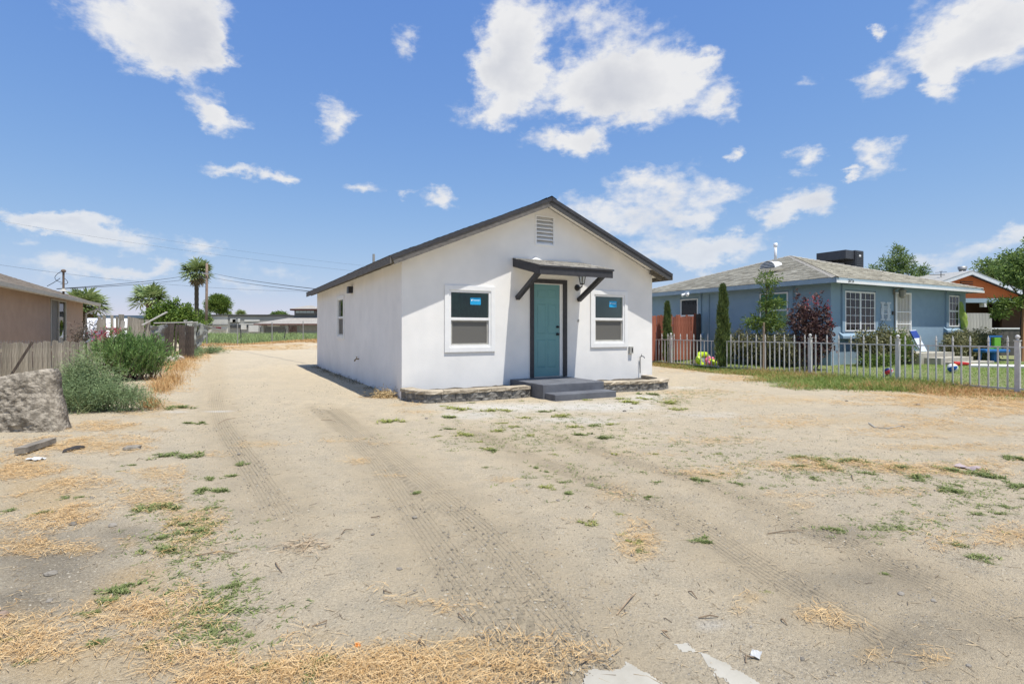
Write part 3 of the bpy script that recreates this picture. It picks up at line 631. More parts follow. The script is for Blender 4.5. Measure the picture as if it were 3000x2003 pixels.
lg = MB().lathe([(.0, .03), (.018, .035), (.022, .11), (.012, .14), (0, .145)], c, 8).build('bulb', vinyl, lantern); lg.matrix_parent_inverse = Matrix.Rotation(R(-90), 4, 'X') @ Matrix.Scale(1.15, 4)
# front steps
steps = empty('front_steps', 'two grey painted concrete steps below the teal door', 'steps', LX, ROT)
MB().box(2.32, 3.76, -1.36, -.036, -.1, .272).build('step', steppaint, steps, bevel=.012)
MB().box(2.36, 3.78, -1.72, -1.362, -.1, .118).build('step', steppaint, steps, bevel=.012)
# planter of split-face blocks
def planter(path, label, soil_poly, name='planter_wall'):
    t = empty(name, label, 'planter', LX, ROT, None)
    P = [Vector((a, b, 0)) for a, b in path]; cum = [0]
    for i in range(1, len(P)): cum.append(cum[-1]+(P[i]-P[i-1]).length)
    def at(s):
        s = max(0, min(cum[-1]-1e-4, s))
        for i in range(1, len(P)):
            if s <= cum[i]: q = (s-cum[i-1])/(cum[i]-cum[i-1]); return P[i-1].lerp(P[i], q), (P[i]-P[i-1]).normalized()
    rr = random.Random(len(path)*3)
    for crs in range(3):
        z0 = (-.05, .055, .155)[crs]; z1 = (.05, .15, .215)[crs]; s = (-.12, 0, -.05)[crs]
        while s < cum[-1]:
            w = (.285 if crs < 2 else .30)*(.9+.2*rr.random()); s0 = max(s, 0); s1 = min(s+w-.007, cum[-1]); s += w
            if s1-s0 < .05: continue
            dth = .17 if crs < 2 else .24; of = .0 if crs < 2 else .02; n = 5; fr = []; bk = []
            for k in range(n):
                p, d = at(s0+(s1-s0)*k/(n-1)); nn = Vector((d.y, -d.x, 0)); e = 0 if k in (0, n-1) else 1
                fr.append([p+nn*(of+e*rr.uniform(.004, .028)) for _ in range(3)]); bk.append(p-nn*(dth-of))
            vs = []; zz = (z0, (z0+z1)/2, z1)
            for k in range(n):
                for j in range(3): q = fr[k][j]; vs.append((q.x, q.y, zz[j]-(.006*rr.random() if j == 2 and crs == 2 else 0)))
            for k in range(n): vs += [(bk[k].x, bk[k].y, z0), (bk[k].x, bk[k].y, z1)]
            fs = []; B = 3*n
            for k in range(n-1):
                for j in range(2): fs.append((3*k+j, 3*k+3+j, 3*k+4+j, 3*k+1+j))
                fs.append((3*k+2, 3*k+5, B+2*k+3, B+2*k+1)); fs.append((B+2*k, B+2*k+1, B+2*k+3, B+2*k+2))
            e = n-1; fs += [(0, 1, 2, B+1, B), (3*e, B+2*e, B+2*e+1, 3*e+2, 3*e+1)]
            MB().add(vs, fs).build('block' if crs < 2 else 'cap_block', block if crs < 2 else capm, t)
    sv = [(a, b, .165+.03*math.sin(a*9)) for a, b in soil_poly]; n = len(sv)
    # lumpy soil bed between wall and blocks
    xs = np.linspace(soil_poly[0][0], soil_poly[1][0], 50); ys_ = np.linspace(-.0, 1, 8); V = []
    for x in xs:
        dep = np.interp(x, [p[0] for p in path_sorted(path)], [p[1] for p in path_sorted(path)])+.1
        for q in ys_: V.append((x, dep*(1-q)-.002, .115+.03*q+.05*(float(fbm(np.array([x*6]), np.array([q*3+x]))[0]))))
    idx = np.arange(50*8).reshape(50, 8); mesh_np('soil', np.array(V), np.stack([idx[:-1,:-1], idx[1:,:-1], idx[1:,1:], idx[:-1,1:]], -1).reshape(-1, 4), soil, t)
def path_sorted(p): return sorted(p, key=lambda q: q[0])
planter([(-.03,-.06),(-.02,-.35),(.04,-.62),(.2,-.86),(.5,-.94),(1.14,-.97),(1.8,-.96),(2.285,-.94)], 'low curved planter of dark split-face blocks left of the steps', [(.02, 0), (2.28, 0)])
planter([(3.775,-.97),(4.35,-1.06),(4.75,-1.14),(5.15,-1.2),(5.5,-1.19),(5.78,-1.06),(5.97,-.82),(6.08,-.5),(6.14,-.2),(6.17,-.02)], 'low curved planter of dark split-face blocks right of the steps', [(3.78, 0), (6.1, 0)])
# ------------------------------------------------------------------ plant helpers
def unit(a): return a/np.maximum(np.linalg.norm(a, axis=-1, keepdims=True), 1e-9)
def leaf_arrays(pos, d, L_, W_, r, fold=.25):
    n = len(pos); d = unit(d); rnd = unit(r.normal(size=(n, 3))); side = unit(np.cross(d, rnd)); up = np.cross(side, d)
    L_ = np.broadcast_to(L_, (n,))[:, None]; W_ = np.broadcast_to(W_, (n,))[:, None]
    a = pos; b = pos+d*L_*.45+side*W_*.5+up*W_*fold; c = pos+d*L_-up*W_*fold; e = pos+d*L_*.45-side*W_*.5+up*W_*fold
    v = np.stack([a, b, c, e], 1).reshape(-1, 3); return v, np.arange(4*n, dtype=np.int32).reshape(n, 4)
def leaves(name, pos, d, L_, W_, mat, parent=None, seed=0, v=None, fold=.25):
    r = np.random.default_rng(seed); V, Fc = leaf_arrays(pos, d, L_, W_, r, fold)
    a = r.random(len(pos)) if v is None else np.clip(v+.25*r.normal(size=len(pos)), 0, 1)
    return mesh_np(name, V, Fc, mat, parent, {'v': np.repeat(a, 4)})
def in_blobs(blobs, n, r, shell=.55):
    b = np.array(blobs, float); w = np.prod(b[:, 3:6], 1)**.7; k = r.choice(len(b), n, p=w/w.sum())
    d = unit(r.normal(size=(n, 3))); rad = (shell+(1-shell)*r.random(n))*(1+.12*r.normal(size=n))
    rad = np.where(r.random(n) < .25, rad*r.random(n), rad); return b[k, :3]+d*b[k, 3:6]*rad[:, None], d
def clump_crown(name, blobs, n, L_, W_, mat, parent, seed, droop=.2, sub=9, spread=.28):
    """leaves gathered in many small twig clusters inside the crown volume, so the outline stays ragged and gaps remain"""
    r = np.random.default_rng(seed); m = max(8, n//sub); c, d = in_blobs(blobs, m, r); k = np.repeat(np.arange(m), sub)
    sz = np.mean([b[3] for b in blobs])*spread
    p = c[k]+r.normal(size=(len(k), 3))*sz*.45; dd = d[k]*.6+r.normal(size=(len(k), 3))*.7+np.array((0, 0, .15-droop))
    return leaves(name, p, dd, L_*(.7+.6*r.random(len(k))), W_, mat, parent, seed+1, v=np.repeat(r.random(m), sub))
def trunk(name, pts, rad, mat, parent, limbs=()):
    m = MB().tube(pts, rad, 8)
    for l in limbs: m.tube(l[0], l[1], 6)
    return m.build(name, mat, parent, smooth=True)
def blades(pos, r, length, width, lean, name, mat, parent=None, dirs=None, va=None, curl=.35):
    """grass blades as bent strips"""
    n = len(pos); a = r.random(n)*2*np.pi; h = np.stack([np.cos(a), np.sin(a), np.zeros(n)], 1)
    if dirs is not None: h = unit(dirs)
    lean = np.broadcast_to(lean, (n,))[:, None]; ln = np.broadcast_to(length, (n,))[:, None]; w = np.broadcast_to(width, (n,))[:, None]
    up = np.array((0, 0, 1.)); d1 = unit(h*lean+up*(1.02-lean)); d2 = unit(h*(lean+curl)+up*(1.0-lean-curl*.8)); s = np.stack([-h[:, 1], h[:, 0], h[:, 2]*0], 1)*w/2
    m = pos+d1*ln*.5; t = m+d2*ln*.5
    V = np.stack([pos-s, pos+s, m+s*.8, m-s*.8, t+s*.15, t-s*.15], 1).reshape(-1, 3); b = np.arange(n)[:, None]*6
    Fc = np.concatenate([b+np.array([[0, 1, 2, 3]]), b+np.array([[3, 2, 4, 5]])], 0)
    va = r.random(n) if va is None else va
    return mesh_np(name, V, Fc, mat, parent, {'v': np.repeat(va, 6)})
bark = MAT('bark', (.13,.10,.075), (.07,.055,.042), scale=14, rough=.95, bump=.8, bscale=30, bdist=.02, stretch=(1,1,.3))
def leafmat(name, a, b, tr=.3, rough=.6): return MAT(name, a, b, attr='v', rough=rough, trans=tr, spec=.25)
lf_oleander = leafmat('oleander_leaf', (.08,.175,.05), (.27,.40,.13), .2, .5)
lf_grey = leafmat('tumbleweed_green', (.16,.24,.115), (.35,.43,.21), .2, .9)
lf_fig = leafmat('fig_leaf', (0.068,0.135,0.027), (0.216,0.311,0.054), .3)
lf_palm = leafmat('palm_leaf', (.12,.19,.06), (.34,.40,.17), .2, .5); lf_dead = leafmat('dead_frond', (.20,.15,.09), (.34,.27,.17), .2, .9)
lf_pine = leafmat('pine_needles', (.06,.12,.02), (.20,.28,.05), .2, .7)
lf_tree = leafmat('tree_leaf', (.07,.135,.035), (.22,.31,.08), .3)
lf_willow = leafmat('willow_leaf', (.08,.15,.045), (.26,.34,.11), .3)
flower = leafmat('pink_flower', (.36,.02,.06), (.55,.12,.16), .3, .6)
# ------------------------------------------------------------------ tan house on the left
tanst = MAT('tan_stucco', (.40,.29,.215), (.365,.262,.195), scale=3, rough=.95, bump=.4, bscale=60, bdist=.006, big=.05)
gutterm = MAT('cream_gutter', (.50,.48,.42), (.44,.42,.37), rough=.55); tanroof = MAT('brown_shingle', (.20,.165,.13), (.30,.255,.205), attr='v', rough=.95)
TC0 = px(243, 882, 24.0); TCN = Vector((TC0.x, TC0.y, 0.0)); GZ = h1(TC0.x, TC0.y)
th = empty('tan_house', 'tan stucco house with cream gutter and sliding window', 'house', TCN, ROT)
eh = TC0.z; LEN = 17.; W_ = 7.5; pt = .36
Tt = lambda a, o, z: (o, -a, z)                       # wall facing the drive; a runs towards the street
wa0, _ = onwall(TCN, -VS, 193, 950); wa1, _ = onwall(TCN, -VS, 148, 950); wz1 = 2.455; wz0 = .73
MB().wall(rect(0, LEN, -.2, eh), [rect(wa0, wa1, wz0, wz1)], Tt, .1).build('wall', tanst, th)
MB().wall([(-W_, -.2), (0, -.2), (0, eh), (-W_/2, eh+W_/2*pt), (-W_, eh)], [], lambda a, o, z: (a, o, z), .1).build('wall', tanst, th)
MB().box(-W_, -W_+.1, -LEN, 0, -.2, eh).box(-W_, 0, -LEN, -LEN+.1, -.2, eh).build('wall', tanst, th)
rf = MB(); ov = .42
for sg in (0, 1):
    xs_ = (ov, -W_/2) if sg == 0 else (-W_-ov, -W_/2); z0 = eh-ov*pt
    rf.add([(xs_[0], -LEN-.4, z0), (xs_[0], .75, z0), (xs_[1], .75, eh+W_/2*pt), (xs_[1], -LEN-.4, eh+W_/2*pt)]+[(xs_[0], -LEN-.4, z0+.07), (xs_[0], .75, z0+.07), (xs_[1], .75, eh+W_/2*pt+.07), (xs_[1], -LEN-.4, eh+W_/2*pt+.07)], ((0,1,2,3),(4,7,6,5),(0,4,5,1),(1,5,6,2),(2,6,7,3),(3,7,4,0)))
rf = rf.build('roof', gutterm, th)
nn_ = math.hypot(1, pt)
tabs({'len': (W_/2+ov)*nn_, 'range': lambda u: (-LEN-.4, .76)}, lambda a, u, t: (-W_/2+u/nn_, a, eh+W_/2*pt+.075-u*pt/nn_+t), .16, .3, tanroof, rf, seed=9)
gut = MB().prism([(ov+.01, eh-ov*pt-.04), (ov+.10, eh-ov*pt-.02), (ov+.12, eh-ov*pt+.09), (ov+.01, eh-ov*pt+.09)], lambda a, o, z: (a, o, z), -LEN-.4, .76).build('gutter', gutterm, th)
MB().tube([(ov+.06, .6, eh-ov*pt-.04), (ov+.06, .6, eh-ov*pt-.16), (.07, .25, eh-.55), (.07, .22, eh-.7), (.07, .22, .1)], .04, 8).build('downspout', gutterm, th)
wn = MB()
for b in ((wa0, wa0+.04, wz0, wz1), (wa1-.04, wa1, wz0, wz1), (wa0+.04, wa1-.04, wz0, wz0+.04), (wa0+.04, wa1-.04, wz1-.04, wz1), ((wa0+wa1)/2-.03, (wa0+wa1)/2+.03, wz0+.04, wz1-.04)): wn.tbox(Tt, b[0], b[1], -.06, .02, b[2], b[3])
wn = wn.build('window', gutterm, th)
mid_ = (wa0+wa1)/2
MB().tbox(Tt, wa0+.04, mid_-.03, -.03, -.026, wz0+.04, wz1-.04).build('pane', glass, wn); MB().tbox(Tt, mid_+.03, wa1-.04, -.03, -.026, wz0+.04, wz1-.04).build('screen', screen, wn)
MB().tbox(Tt, wa0-.1, wa1+.1, -1.2, -1.15, wz0-.1, wz1+.1).build('interior_wall', room, th)
pm_ = px(186, 850, 22.1); mast = empty('service_mast', 'rusty service mast with weatherhead on the tan house roof', 'mast', (pm_.x, pm_.y, pm_.z-.25))
rust = MAT('rusty_pipe', (.20,.14,.10), (.12,.09,.07), scale=20, rough=.8)
MB().tube([(0, 0, 0), (0, 0, .98)], .038, 10).build('pipe', rust, mast); MB().lathe([(.05, .98), (.085, 1.0), (.085, 1.06), (.05, 1.1), (0, 1.11)], n=10).build('weatherhead', rust, mast, smooth=True)
MB().lathe([(.17, .20), (.07, .26), (.05, .32)], n=10).build('flashing', gutterm, mast)
def arcpts(p, q, sag, n=14, side=(0, 0, 0)):
    p = Vector(p); q = Vector(q); return [p.lerp(q, i/n)+Vector((0, 0, -sag*4*(i/n)*(1-i/n)))+Vector(side)*4*(i/n)*(1-i/n) for i in range(n+1)]
wirem = MAT('black_cable', (.02,.02,.022), rough=.6)
MB().tube(arcpts((-.05, 0, 1.05), (0, -.02, .55), .0, 12, (-.32, 0, -.05)), .010, 6).tube(arcpts((0, .03, .75), (-.12, 0, .5), 0, 10, (.22, 0, -.08)), .010, 6).build('drip_loop', wirem, mast)
# ------------------------------------------------------------------ weathered pickets in front of the tan house
greywood = MAT('grey_weathered_wood', (.38,.345,.285), (.23,.208,.172), scale=7, rough=.95, bump=.7, bscale=22, bdist=.006, stretch=(9,9,.8), objrand=.22, big=.15, bigscale=1.2)
darkwood = MAT('dark_weathered_wood', (.13,.105,.088), (.055,.046,.04), scale=7, rough=.95, bump=.8, bscale=22, bdist=.008, stretch=(9,9,.8), objrand=.25)
palewood = MAT('pale_board', (.42,.40,.36), (.33,.31,.28), scale=6, rough=.95, bump=.5, bscale=20, bdist=.005, stretch=(6,6,.6))
def board_mesh(w, h, t, dog=True, notch=0):
    c = w*.28 if dog else .004; m = MB(); pl = [(-w/2, 0), (w/2, 0), (w/2, h-c), (w/2-c, h-notch), (-w/2+c, h), (-w/2, h-c)]
    m.prism(pl, lambda a, o, z: (a, o, z), -t/2, t/2); return m
PF = Vector(((160-CX)/F*14.1, 14.1, 0))
pf = empty('picket_fence', 'low grey weathered dog-ear picket fence before the tan house', 'fence', PF, ROT)
rr = random.Random(21); s = -5.2
while s < .80:
    w = rr.choice((.085, .09, .095, .13, .14)); hgt = .99+rr.uniform(-.05, .03)+(.03 if s > -.45 else 0)
    o = board_mesh(w, hgt+.1, .018, True, rr.uniform(0, .02)).build('board', greywood, pf, loc=(s+w/2, rr.uniform(-.012, .012), -.1), rot=(rr.uniform(-.02, .02), rr.uniform(-.025, .025), rr.uniform(-.05, .05))); s += w+rr.uniform(.002, .014)
for z in (.25, .75): MB().box(-5.2, .8, .025, .065, z, z+.08).build('rail', greywood, pf)
for x in (-3.6, -1.2, .83): MB().box(x, x+.09, .03, .12, -.1, 1.05 if x < .8 else .8).build('post', greywood, pf)
lp = gp(12, 1180); sp = Vector((PF.x-1.15, PF.y-.72, .05)); 
st_ = MB().bar((0, 0, -.05), (.42, .30, 1.02), .07, .05).build('leaning_stake', darkwood, None, loc=Vector(((12-CX)/F*13.0, 13.0, 0))); tag(st_, 'dark leaning wooden stake against the low picket fence', 'stake')
cl = empty('chain_link_fence', 'low chain link fence with curled tops behind the pickets', 'fence', (PF.x, PF.y, 0), ROT)
galv = MAT('galvanised_wire', (.42,.42,.40), (.33,.33,.32), rough=.5, metal=.6)
def linkmesh(name, length, h, pitch, r, parent, y, curl=False, x0=0.0, mat=None):
    V = []; Fc = []; n = int(length/pitch)
    def seg(p, q):
        p = np.array(p); q = np.array(q); d = (q-p)/np.linalg.norm(q-p); u = np.array((-d[2], 0, d[0])); k = len(V)
        for a in (p, q): V.extend([a+u*r, a+np.array((0, r, 0)), a-u*r])
        for i in range(3): Fc.append((k+i, k+(i+1) % 3, k+3+(i+1) % 3, k+3+i))
    for i in range(-int(h/pitch), n):
        for sg in (1, -1):
            xa, xb = (i*pitch, i*pitch+h) if sg > 0 else (i*pitch+h, i*pitch)
            t0 = max(0, (0-xa)/(xb-xa) if sg > 0 else (length-xa)/(xb-xa)); t1 = min(1, (length-xa)/(xb-xa) if sg > 0 else (0-xa)/(xb-xa))
            if t1 > t0: seg((x0+xa+(xb-xa)*t0, y, h*t0), (x0+xa+(xb-xa)*t1, y, h*t1))
        if curl and i >= 0: seg((x0+i*pitch, y, h-.02), (x0+i*pitch+.02, y, h+.045)); seg((x0+i*pitch+.02, y, h+.045), (x0+i*pitch+.035, y, h+.01))
    o = mesh_np(name, np.array(V), np.array(Fc), mat or galv, parent); o['kind'] = 'stuff'; return o
linkmesh('wire_mesh', 5.0, 1.0, .06, .003, cl, .16, True, -5.2)
for x in (-5.0, -2.6, -.25): MB().tube([(x, .18, 0), (x, .18, 1.0)], .022, 8).build('post', galv, cl)
# ------------------------------------------------------------------ tall broken board fence beside the drive
tf0 = Vector(((282-CX)/F*17.5, 17.5, 0))
tf = empty('tall_board_fence', 'tall broken grey board fence behind the oleander bush', 'fence', tf0, ROT)
rr = random.Random(5)
for (s, w, h) in ((0,.085,1.80),(.085,.10,1.72),(.185,.09,1.83),(.39,.085,1.84),(.55,.07,1.80),(.625,.15,1.86),(.78,.16,1.80),(.945,.17,1.76),(1.12,.10,1.72),(1.225,.10,1.68),(1.33,.09,1.70)):
    board_mesh(w, h, .022, False, rr.uniform(0, .05)).build('board', greywood, tf, loc=(s+w/2, rr.uniform(-.02, .02), -.03), rot=(rr.uniform(-.03, .03), rr.uniform(-.025, .03), rr.uniform(-.08, .08)))
for z in (.4, 1.3): MB().box(0, 1.42, .04, .09, z, z+.09).build('rail', greywood, tf)
for x in (0, 1.36): MB().box(x, x+.09, .09, .18, -.1, 1.62).build('post', greywood, tf)
pb = px(357, 965, 17.75); o = board_mesh(.12, .62, .02, True, .03).build('loose_board', palewood, None, loc=(pb.x-.02, pb.y-.03, 1.02), rot=(R(0), R(7), ROT)); tag(o, 'pale pointed board hung on the tall grey fence', 'board')
a, b = px(416, 953, 17.9), px(489, 914, 18.9); o = MB().bar(a, b, .06, .035).build('leaning_pole', palewood); tag(o, 'pale square pole slanting above the broken fence', 'pole')
a, b = px(258, 1004, 16.6), px(302, 968, 17.2); o = MB().bar(a, b, .16, .05).build('leaning_plank', MAT('grey_painted_plank', (.12,.13,.145), rough=.7)); tag(o, 'dark grey plank propped beside the tan house corner', 'plank')
# dark boards, shade cloth and torn tarpaulin further along
db = gp(497, 1052); dk = empty('dark_board_fence', 'dark stained upright boards at the broken fence end', 'fence', (db.x, db.y, db.z), R(8))
rr = random.Random(8)
for k, (x, w, h, tl, yy) in enumerate(((-.34,.16,1.55,.09,.05),(-.16,.17,1.66,.06,0),(.02,.19,1.68,.05,-.04),(.18,.10,1.62,.06,.02))):
    board_mesh(w, h, .03, False, .03).build('board', darkwood, dk, loc=(x, yy, -.05), rot=(R(-2), tl, rr.uniform(-.1, .1)))
for k in range(5): x = .36+k*.125; board_mesh(.13, 1.62-.02*k, .03, False, .02).build('board', darkwood, dk, loc=(x, .25+.02*(k % 2), -.05), rot=(0, rr.uniform(-.01, .03)-.02, .05))
MB().tube([(-.75, .2, 1.62), (.95, .4, 1.66)], .03, 8).build('rail', palewood, dk)
def cloth(name, corners, mat, label, cat, nu=26, nv=20, amp=.12, seed=1, sag=.0, fold=7):
    A, B, C_, D = [np.array(c) for c in corners]; u, v = np.meshgrid(np.linspace(0, 1, nu), np.linspace(0, 1, nv))
    P = (A*(1-u)[..., None]+B*u[..., None])*(1-v)[..., None]+(D*(1-u)[..., None]+C_*u[..., None])*v[..., None]
    nrm = np.cross(B-A, D-A); nrm = nrm/np.linalg.norm(nrm); w = np.sin(u*fold+3*fbm(u*2+seed, v*2)*4)*amp*.5+fbm(u*6+seed, v*3)*amp*1.6
    P = P+nrm*w[..., None]; P[..., 2] -= sag*4*u*(1-u)*(1-v); idx = np.arange(nu*nv).reshape(nv, nu)
    o = mesh_np(name, P.reshape(-1, 3), np.stack([idx[:-1,:-1], idx[:-1,1:], idx[1:,1:], idx[1:,:-1]], -1).reshape(-1, 4), mat, None, None, True)
    sm = o.modifiers.new('thickness', 'SOLIDIFY'); sm.thickness = .006; return tag(o, label, cat)
tarpm = MAT('grey_tarpaulin', (.24,.235,.21), (.15,.148,.135), scale=5, rough=.8, bump=.6, bscale=14, bdist=.03, lo=.4, hi=.6)
shadem = MAT('grey_shade_cloth', (.27,.275,.245), (.19,.195,.175), scale=60, rough=.9, bump=.5, bscale=80, bdist=.006, stretch=(1,1,3)); brownt = MAT('torn_brown_cloth', (.20,.165,.125), (.12,.10,.08), scale=8, rough=.95, bump=.5, bscale=20, bdist=.02)
cloth('tarpaulin', [px(431, 950, 18.4), px(486, 948, 23.9), px(482, 1010, 23.9), px(432, 990, 18.4)], tarpm, 'sagging black-grey tarpaulin stretched between fence posts', 'tarpaulin', amp=.10, seed=3, sag=.08)
cloth('tarpaulin', [px(433, 975, 18.2), px(485, 1002, 23.6), px(481, 1032, 23.6), px(440, 1018, 18.6)], brownt, 'torn brown cloth hanging below the black-grey tarpaulin', 'tarpaulin', amp=.07, seed=6)
cloth('shade_cloth', [px(536, 938, 26.6), px(584, 944, 27.2), px(574, 1024, 27), px(550, 1028, 26.5)], shadem, 'grey-green shade cloth draped in folds over the fence end', 'cloth', amp=.22, seed=4, fold=14)
cloth('shade_cloth', [px(582, 944, 27.2), px(619, 958, 29), px(594, 998, 28.2), px(574, 1022, 27)], shadem, 'dark triangular corner of shade cloth pulled towards the utility pole', 'cloth', amp=.12, seed=9, fold=9)
rp = px(616, 958, 29); o = MB().tube([(-.05, -.05, .0), (.28, .12, -.02)], .012, 6).tube([(.25, .1, -.02), (.48, .2, -.05)], [.03, .05], 8).build('red_reflector', MAT('dull_red', (.16,.02,.025), rough=.5), None, loc=rp); tag(o, 'small dark red marker on the tip of the shade cloth', 'marker')
# ------------------------------------------------------------------ bushes by the fence
def oleander():
    c = gp(382, 1112); t = empty('oleander_bush', 'dense dark green oleander bush with pink flowers', 'bush', c); r = np.random.default_rng(3); P = []; D = []; S = MB(); fl = []
    for i in range(430):
        a = r.random()*6.28; lean = r.random()**.6*.62; bx = np.clip(r.normal()*.34, -.5, .75); by = r.normal()*.26; ln = 1.42*(1-.32*lean)*(.80+.2*r.random())
        if bx > .3: ln *= .86
        d0_ = np.array((math.cos(a)*lean, math.sin(a)*lean*.8, 1.02-.35*lean)); d0_ /= np.linalg.norm(d0_); b0 = np.array((bx, by, 0)); pts = [b0+d0_*ln*q+np.array((0, 0, -.10*q*q*lean)) for q in (0, .5, 1)]
        if i % 3 == 0: S.tube(pts, [.010, .007, .003], 5)
        m = 46; q = .12+.88*r.random(m)**.7; base = b0+d0_*ln*q[:, None]; base[:, 2] -= .10*q*q*lean
        P.append(base); dd = unit(r.normal(size=(m, 3)))*.55+d0_*.8; D.append(dd)
        if len(fl) < 9 and bx < -.15 and lean > .2 and math.cos(a) < .3 and ln*d0_[2] > .9: fl.append(pts[2])
    leaves('foliage', np.concatenate(P), np.concatenate(D), .10, .015, lf_oleander, t, 4, fold=.1); S.build('stems', bark, t)
    fp = []
    for f in fl[:8]: fp.append(f+r.normal(size=(60, 3))*np.array((.07, .05, .05))+np.array((-.05, -.08, .05)))
    lowf = np.array((-.72, -.35, .62))+r.normal(size=(40, 3))*.05; fp.append(lowf); tl = np.array((-.62, -.2, 1.17))+r.normal(size=(170, 3))*np.array((.13, .08, .07)); fp.append(tl); fp.append(np.array((-.30, -.2, 1.28))+r.normal(size=(120, 3))*np.array((.12, .08, .05)))
    fp = np.concatenate(fp[-3:]); leaves('flowers', fp, r.normal(size=fp.shape), .036, .03, flower, t, 8)['kind'] = 'stuff'
oleander()
def weedbush(name, label, cx, cy, blobs, n, seed, mat, L_=.05, W_=.006, stems=60, cat='bush'):
    c = gp(cx, cy); t = empty(name, label, cat, c); r = np.random.default_rng(seed); S = []; P = []; D = []; sm = MB()
    bl = np.array(blobs); k = r.choice(len(bl), stems, p=(bl[:, 3]*bl[:, 5])/(bl[:, 3]*bl[:, 5]).sum())
    for i in range(stems):
        b = bl[k[i]]; d = unit(r.normal(size=3)); d[2] = abs(d[2])+.1; tip = b[:3]+d*b[3:6]*(.75+.4*r.random()); base = np.array((b[0]+r.normal()*b[3]*.35, b[1]+r.normal()*b[4]*.35, 0)); midp = (base+tip)/2+np.array((0, 0, .12)); sm.tube([base, midp, tip], [.005, .003, .0015], 4, False)
        m = n//stems; q = .15+.85*r.random(m); pp = np.where((q < .5)[:, None], base+(midp-base)*(q*2)[:, None], midp+(tip-midp)*(q*2-1)[:, None]); P.append(pp+r.normal(size=(m, 3))*.075); D.append(unit(r.normal(size=(m, 3)))+unit(tip-base)*.5)
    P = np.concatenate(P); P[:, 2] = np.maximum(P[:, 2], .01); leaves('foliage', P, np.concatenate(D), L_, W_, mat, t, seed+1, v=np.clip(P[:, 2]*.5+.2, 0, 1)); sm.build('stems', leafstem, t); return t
leafstem = MAT('pale_stem', (.24,.26,.12), (.17,.2,.09), rough=.8)
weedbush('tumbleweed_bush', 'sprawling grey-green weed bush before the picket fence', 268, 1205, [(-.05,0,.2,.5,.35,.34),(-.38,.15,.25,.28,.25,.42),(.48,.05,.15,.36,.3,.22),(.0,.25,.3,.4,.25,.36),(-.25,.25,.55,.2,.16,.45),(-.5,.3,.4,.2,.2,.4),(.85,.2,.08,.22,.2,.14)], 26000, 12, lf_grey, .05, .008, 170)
weedbush('green_weed', 'small green weed patch at the shade cloth foot', 600, 1036, [(0,0,.1,1.2,.6,.22),(-1.0,.6,.1,.7,.5,.3)], 3500, 15, lf_grey, .12, .02, 40, 'weed')
weedbush('green_weed', 'green weed growing beside the pale stones and dark boards', 560, 1048, [(0,0,.1,.6,.5,.25),(.3,-.6,.08,.4,.3,.15)], 2200, 16, lf_grey, .09, .016, 30, 'weed')
# ------------------------------------------------------------------ broken concrete slab leaning at the left edge
def slab():
    A = gp(204, 1266); t = .24
    pts = [(A.x, 0), (A.x-.06, .12), (A.x-.12, .33), (A.x-.20, .5), (A.x-.235, .72), (A.x-.27, .79), (A.x-.33, .815), (A.x-.62, .765), (A.x-.95, .70), (A.x-1.9, .50), (A.x-2.1, 0)]
    from mathutils import noise as mn
    n = 110; mz = 60; V = []; x0, x1 = pts[-1][0], pts[0][0]
    def width(z): return np.interp(z, [p[1] for p in pts[:7]], [p[0] for p in pts[:7]])
    top = lambda x: float(np.interp(x, [pts[10][0], pts[9][0], pts[8][0], pts[7][0], pts[6][0], pts[5][0]], [.48, .50, .70, .765, .815, .79]))
    for j in range(mz):
        for i in range(n):
            u = i/(n-1); w = j/(mz-1); xr = width(w*.8); x = x0+(xr-x0)*u; z = min(w*.82, 1)*top(x)/.82 if True else 0
            r_ = mn.fractal(Vector((x*5, z*9, 1.3)), 1.0, 2.1, 5)*.034+mn.noise(Vector((x*1.8, z*3, 7)))*.03+mn.noise(Vector((x*26, z*40, 4)))*.014; e = min(u, 1-u, 1-w)*8; e = min(1, e)
            V.append((x+.012*mn.noise(Vector((x*9, z*9, 3))), -.0+.16*z-r_*e+(1-e)*.05, z+.012*mn.noise(Vector((x*12, 2, z*12)))-.04*(j == 0)))
    V = np.array(V); back = V.copy(); back[:, 1] += t; idx = np.arange(n*mz).reshape(mz, n); q = lambda a: np.stack([a[:-1,:-1], a[:-1,1:], a[1:,1:], a[1:,:-1]], -1).reshape(-1, 4)
    bi = idx+n*mz; ed = []
    for a in (idx[:, -1], idx[-1, ::-1], idx[::-1, 0]): ed.append(np.stack([a[:-1], a[:-1]+n*mz, a[1:]+n*mz, a[1:]], -1))
    V2 = np.concatenate([V, back]); V2[:, 0] -= A.x
    m = MAT('broken_concrete', (.42,.37,.295), (.21,.182,.142), scale=13, rough=.98, spec=.1, bump=.8, bscale=34, bdist=.03, lo=.36, hi=.60, big=.2, bigscale=2)
    o = mesh_np('concrete_slab', V2, np.concatenate([q(idx), q(bi)[:, ::-1]]+ed), m, None, None, True); o.location = (A.x-.2, A.y, A.z-.02); tag(o, 'large rough broken concrete slab standing on edge by the drive', 'slab')
slab()
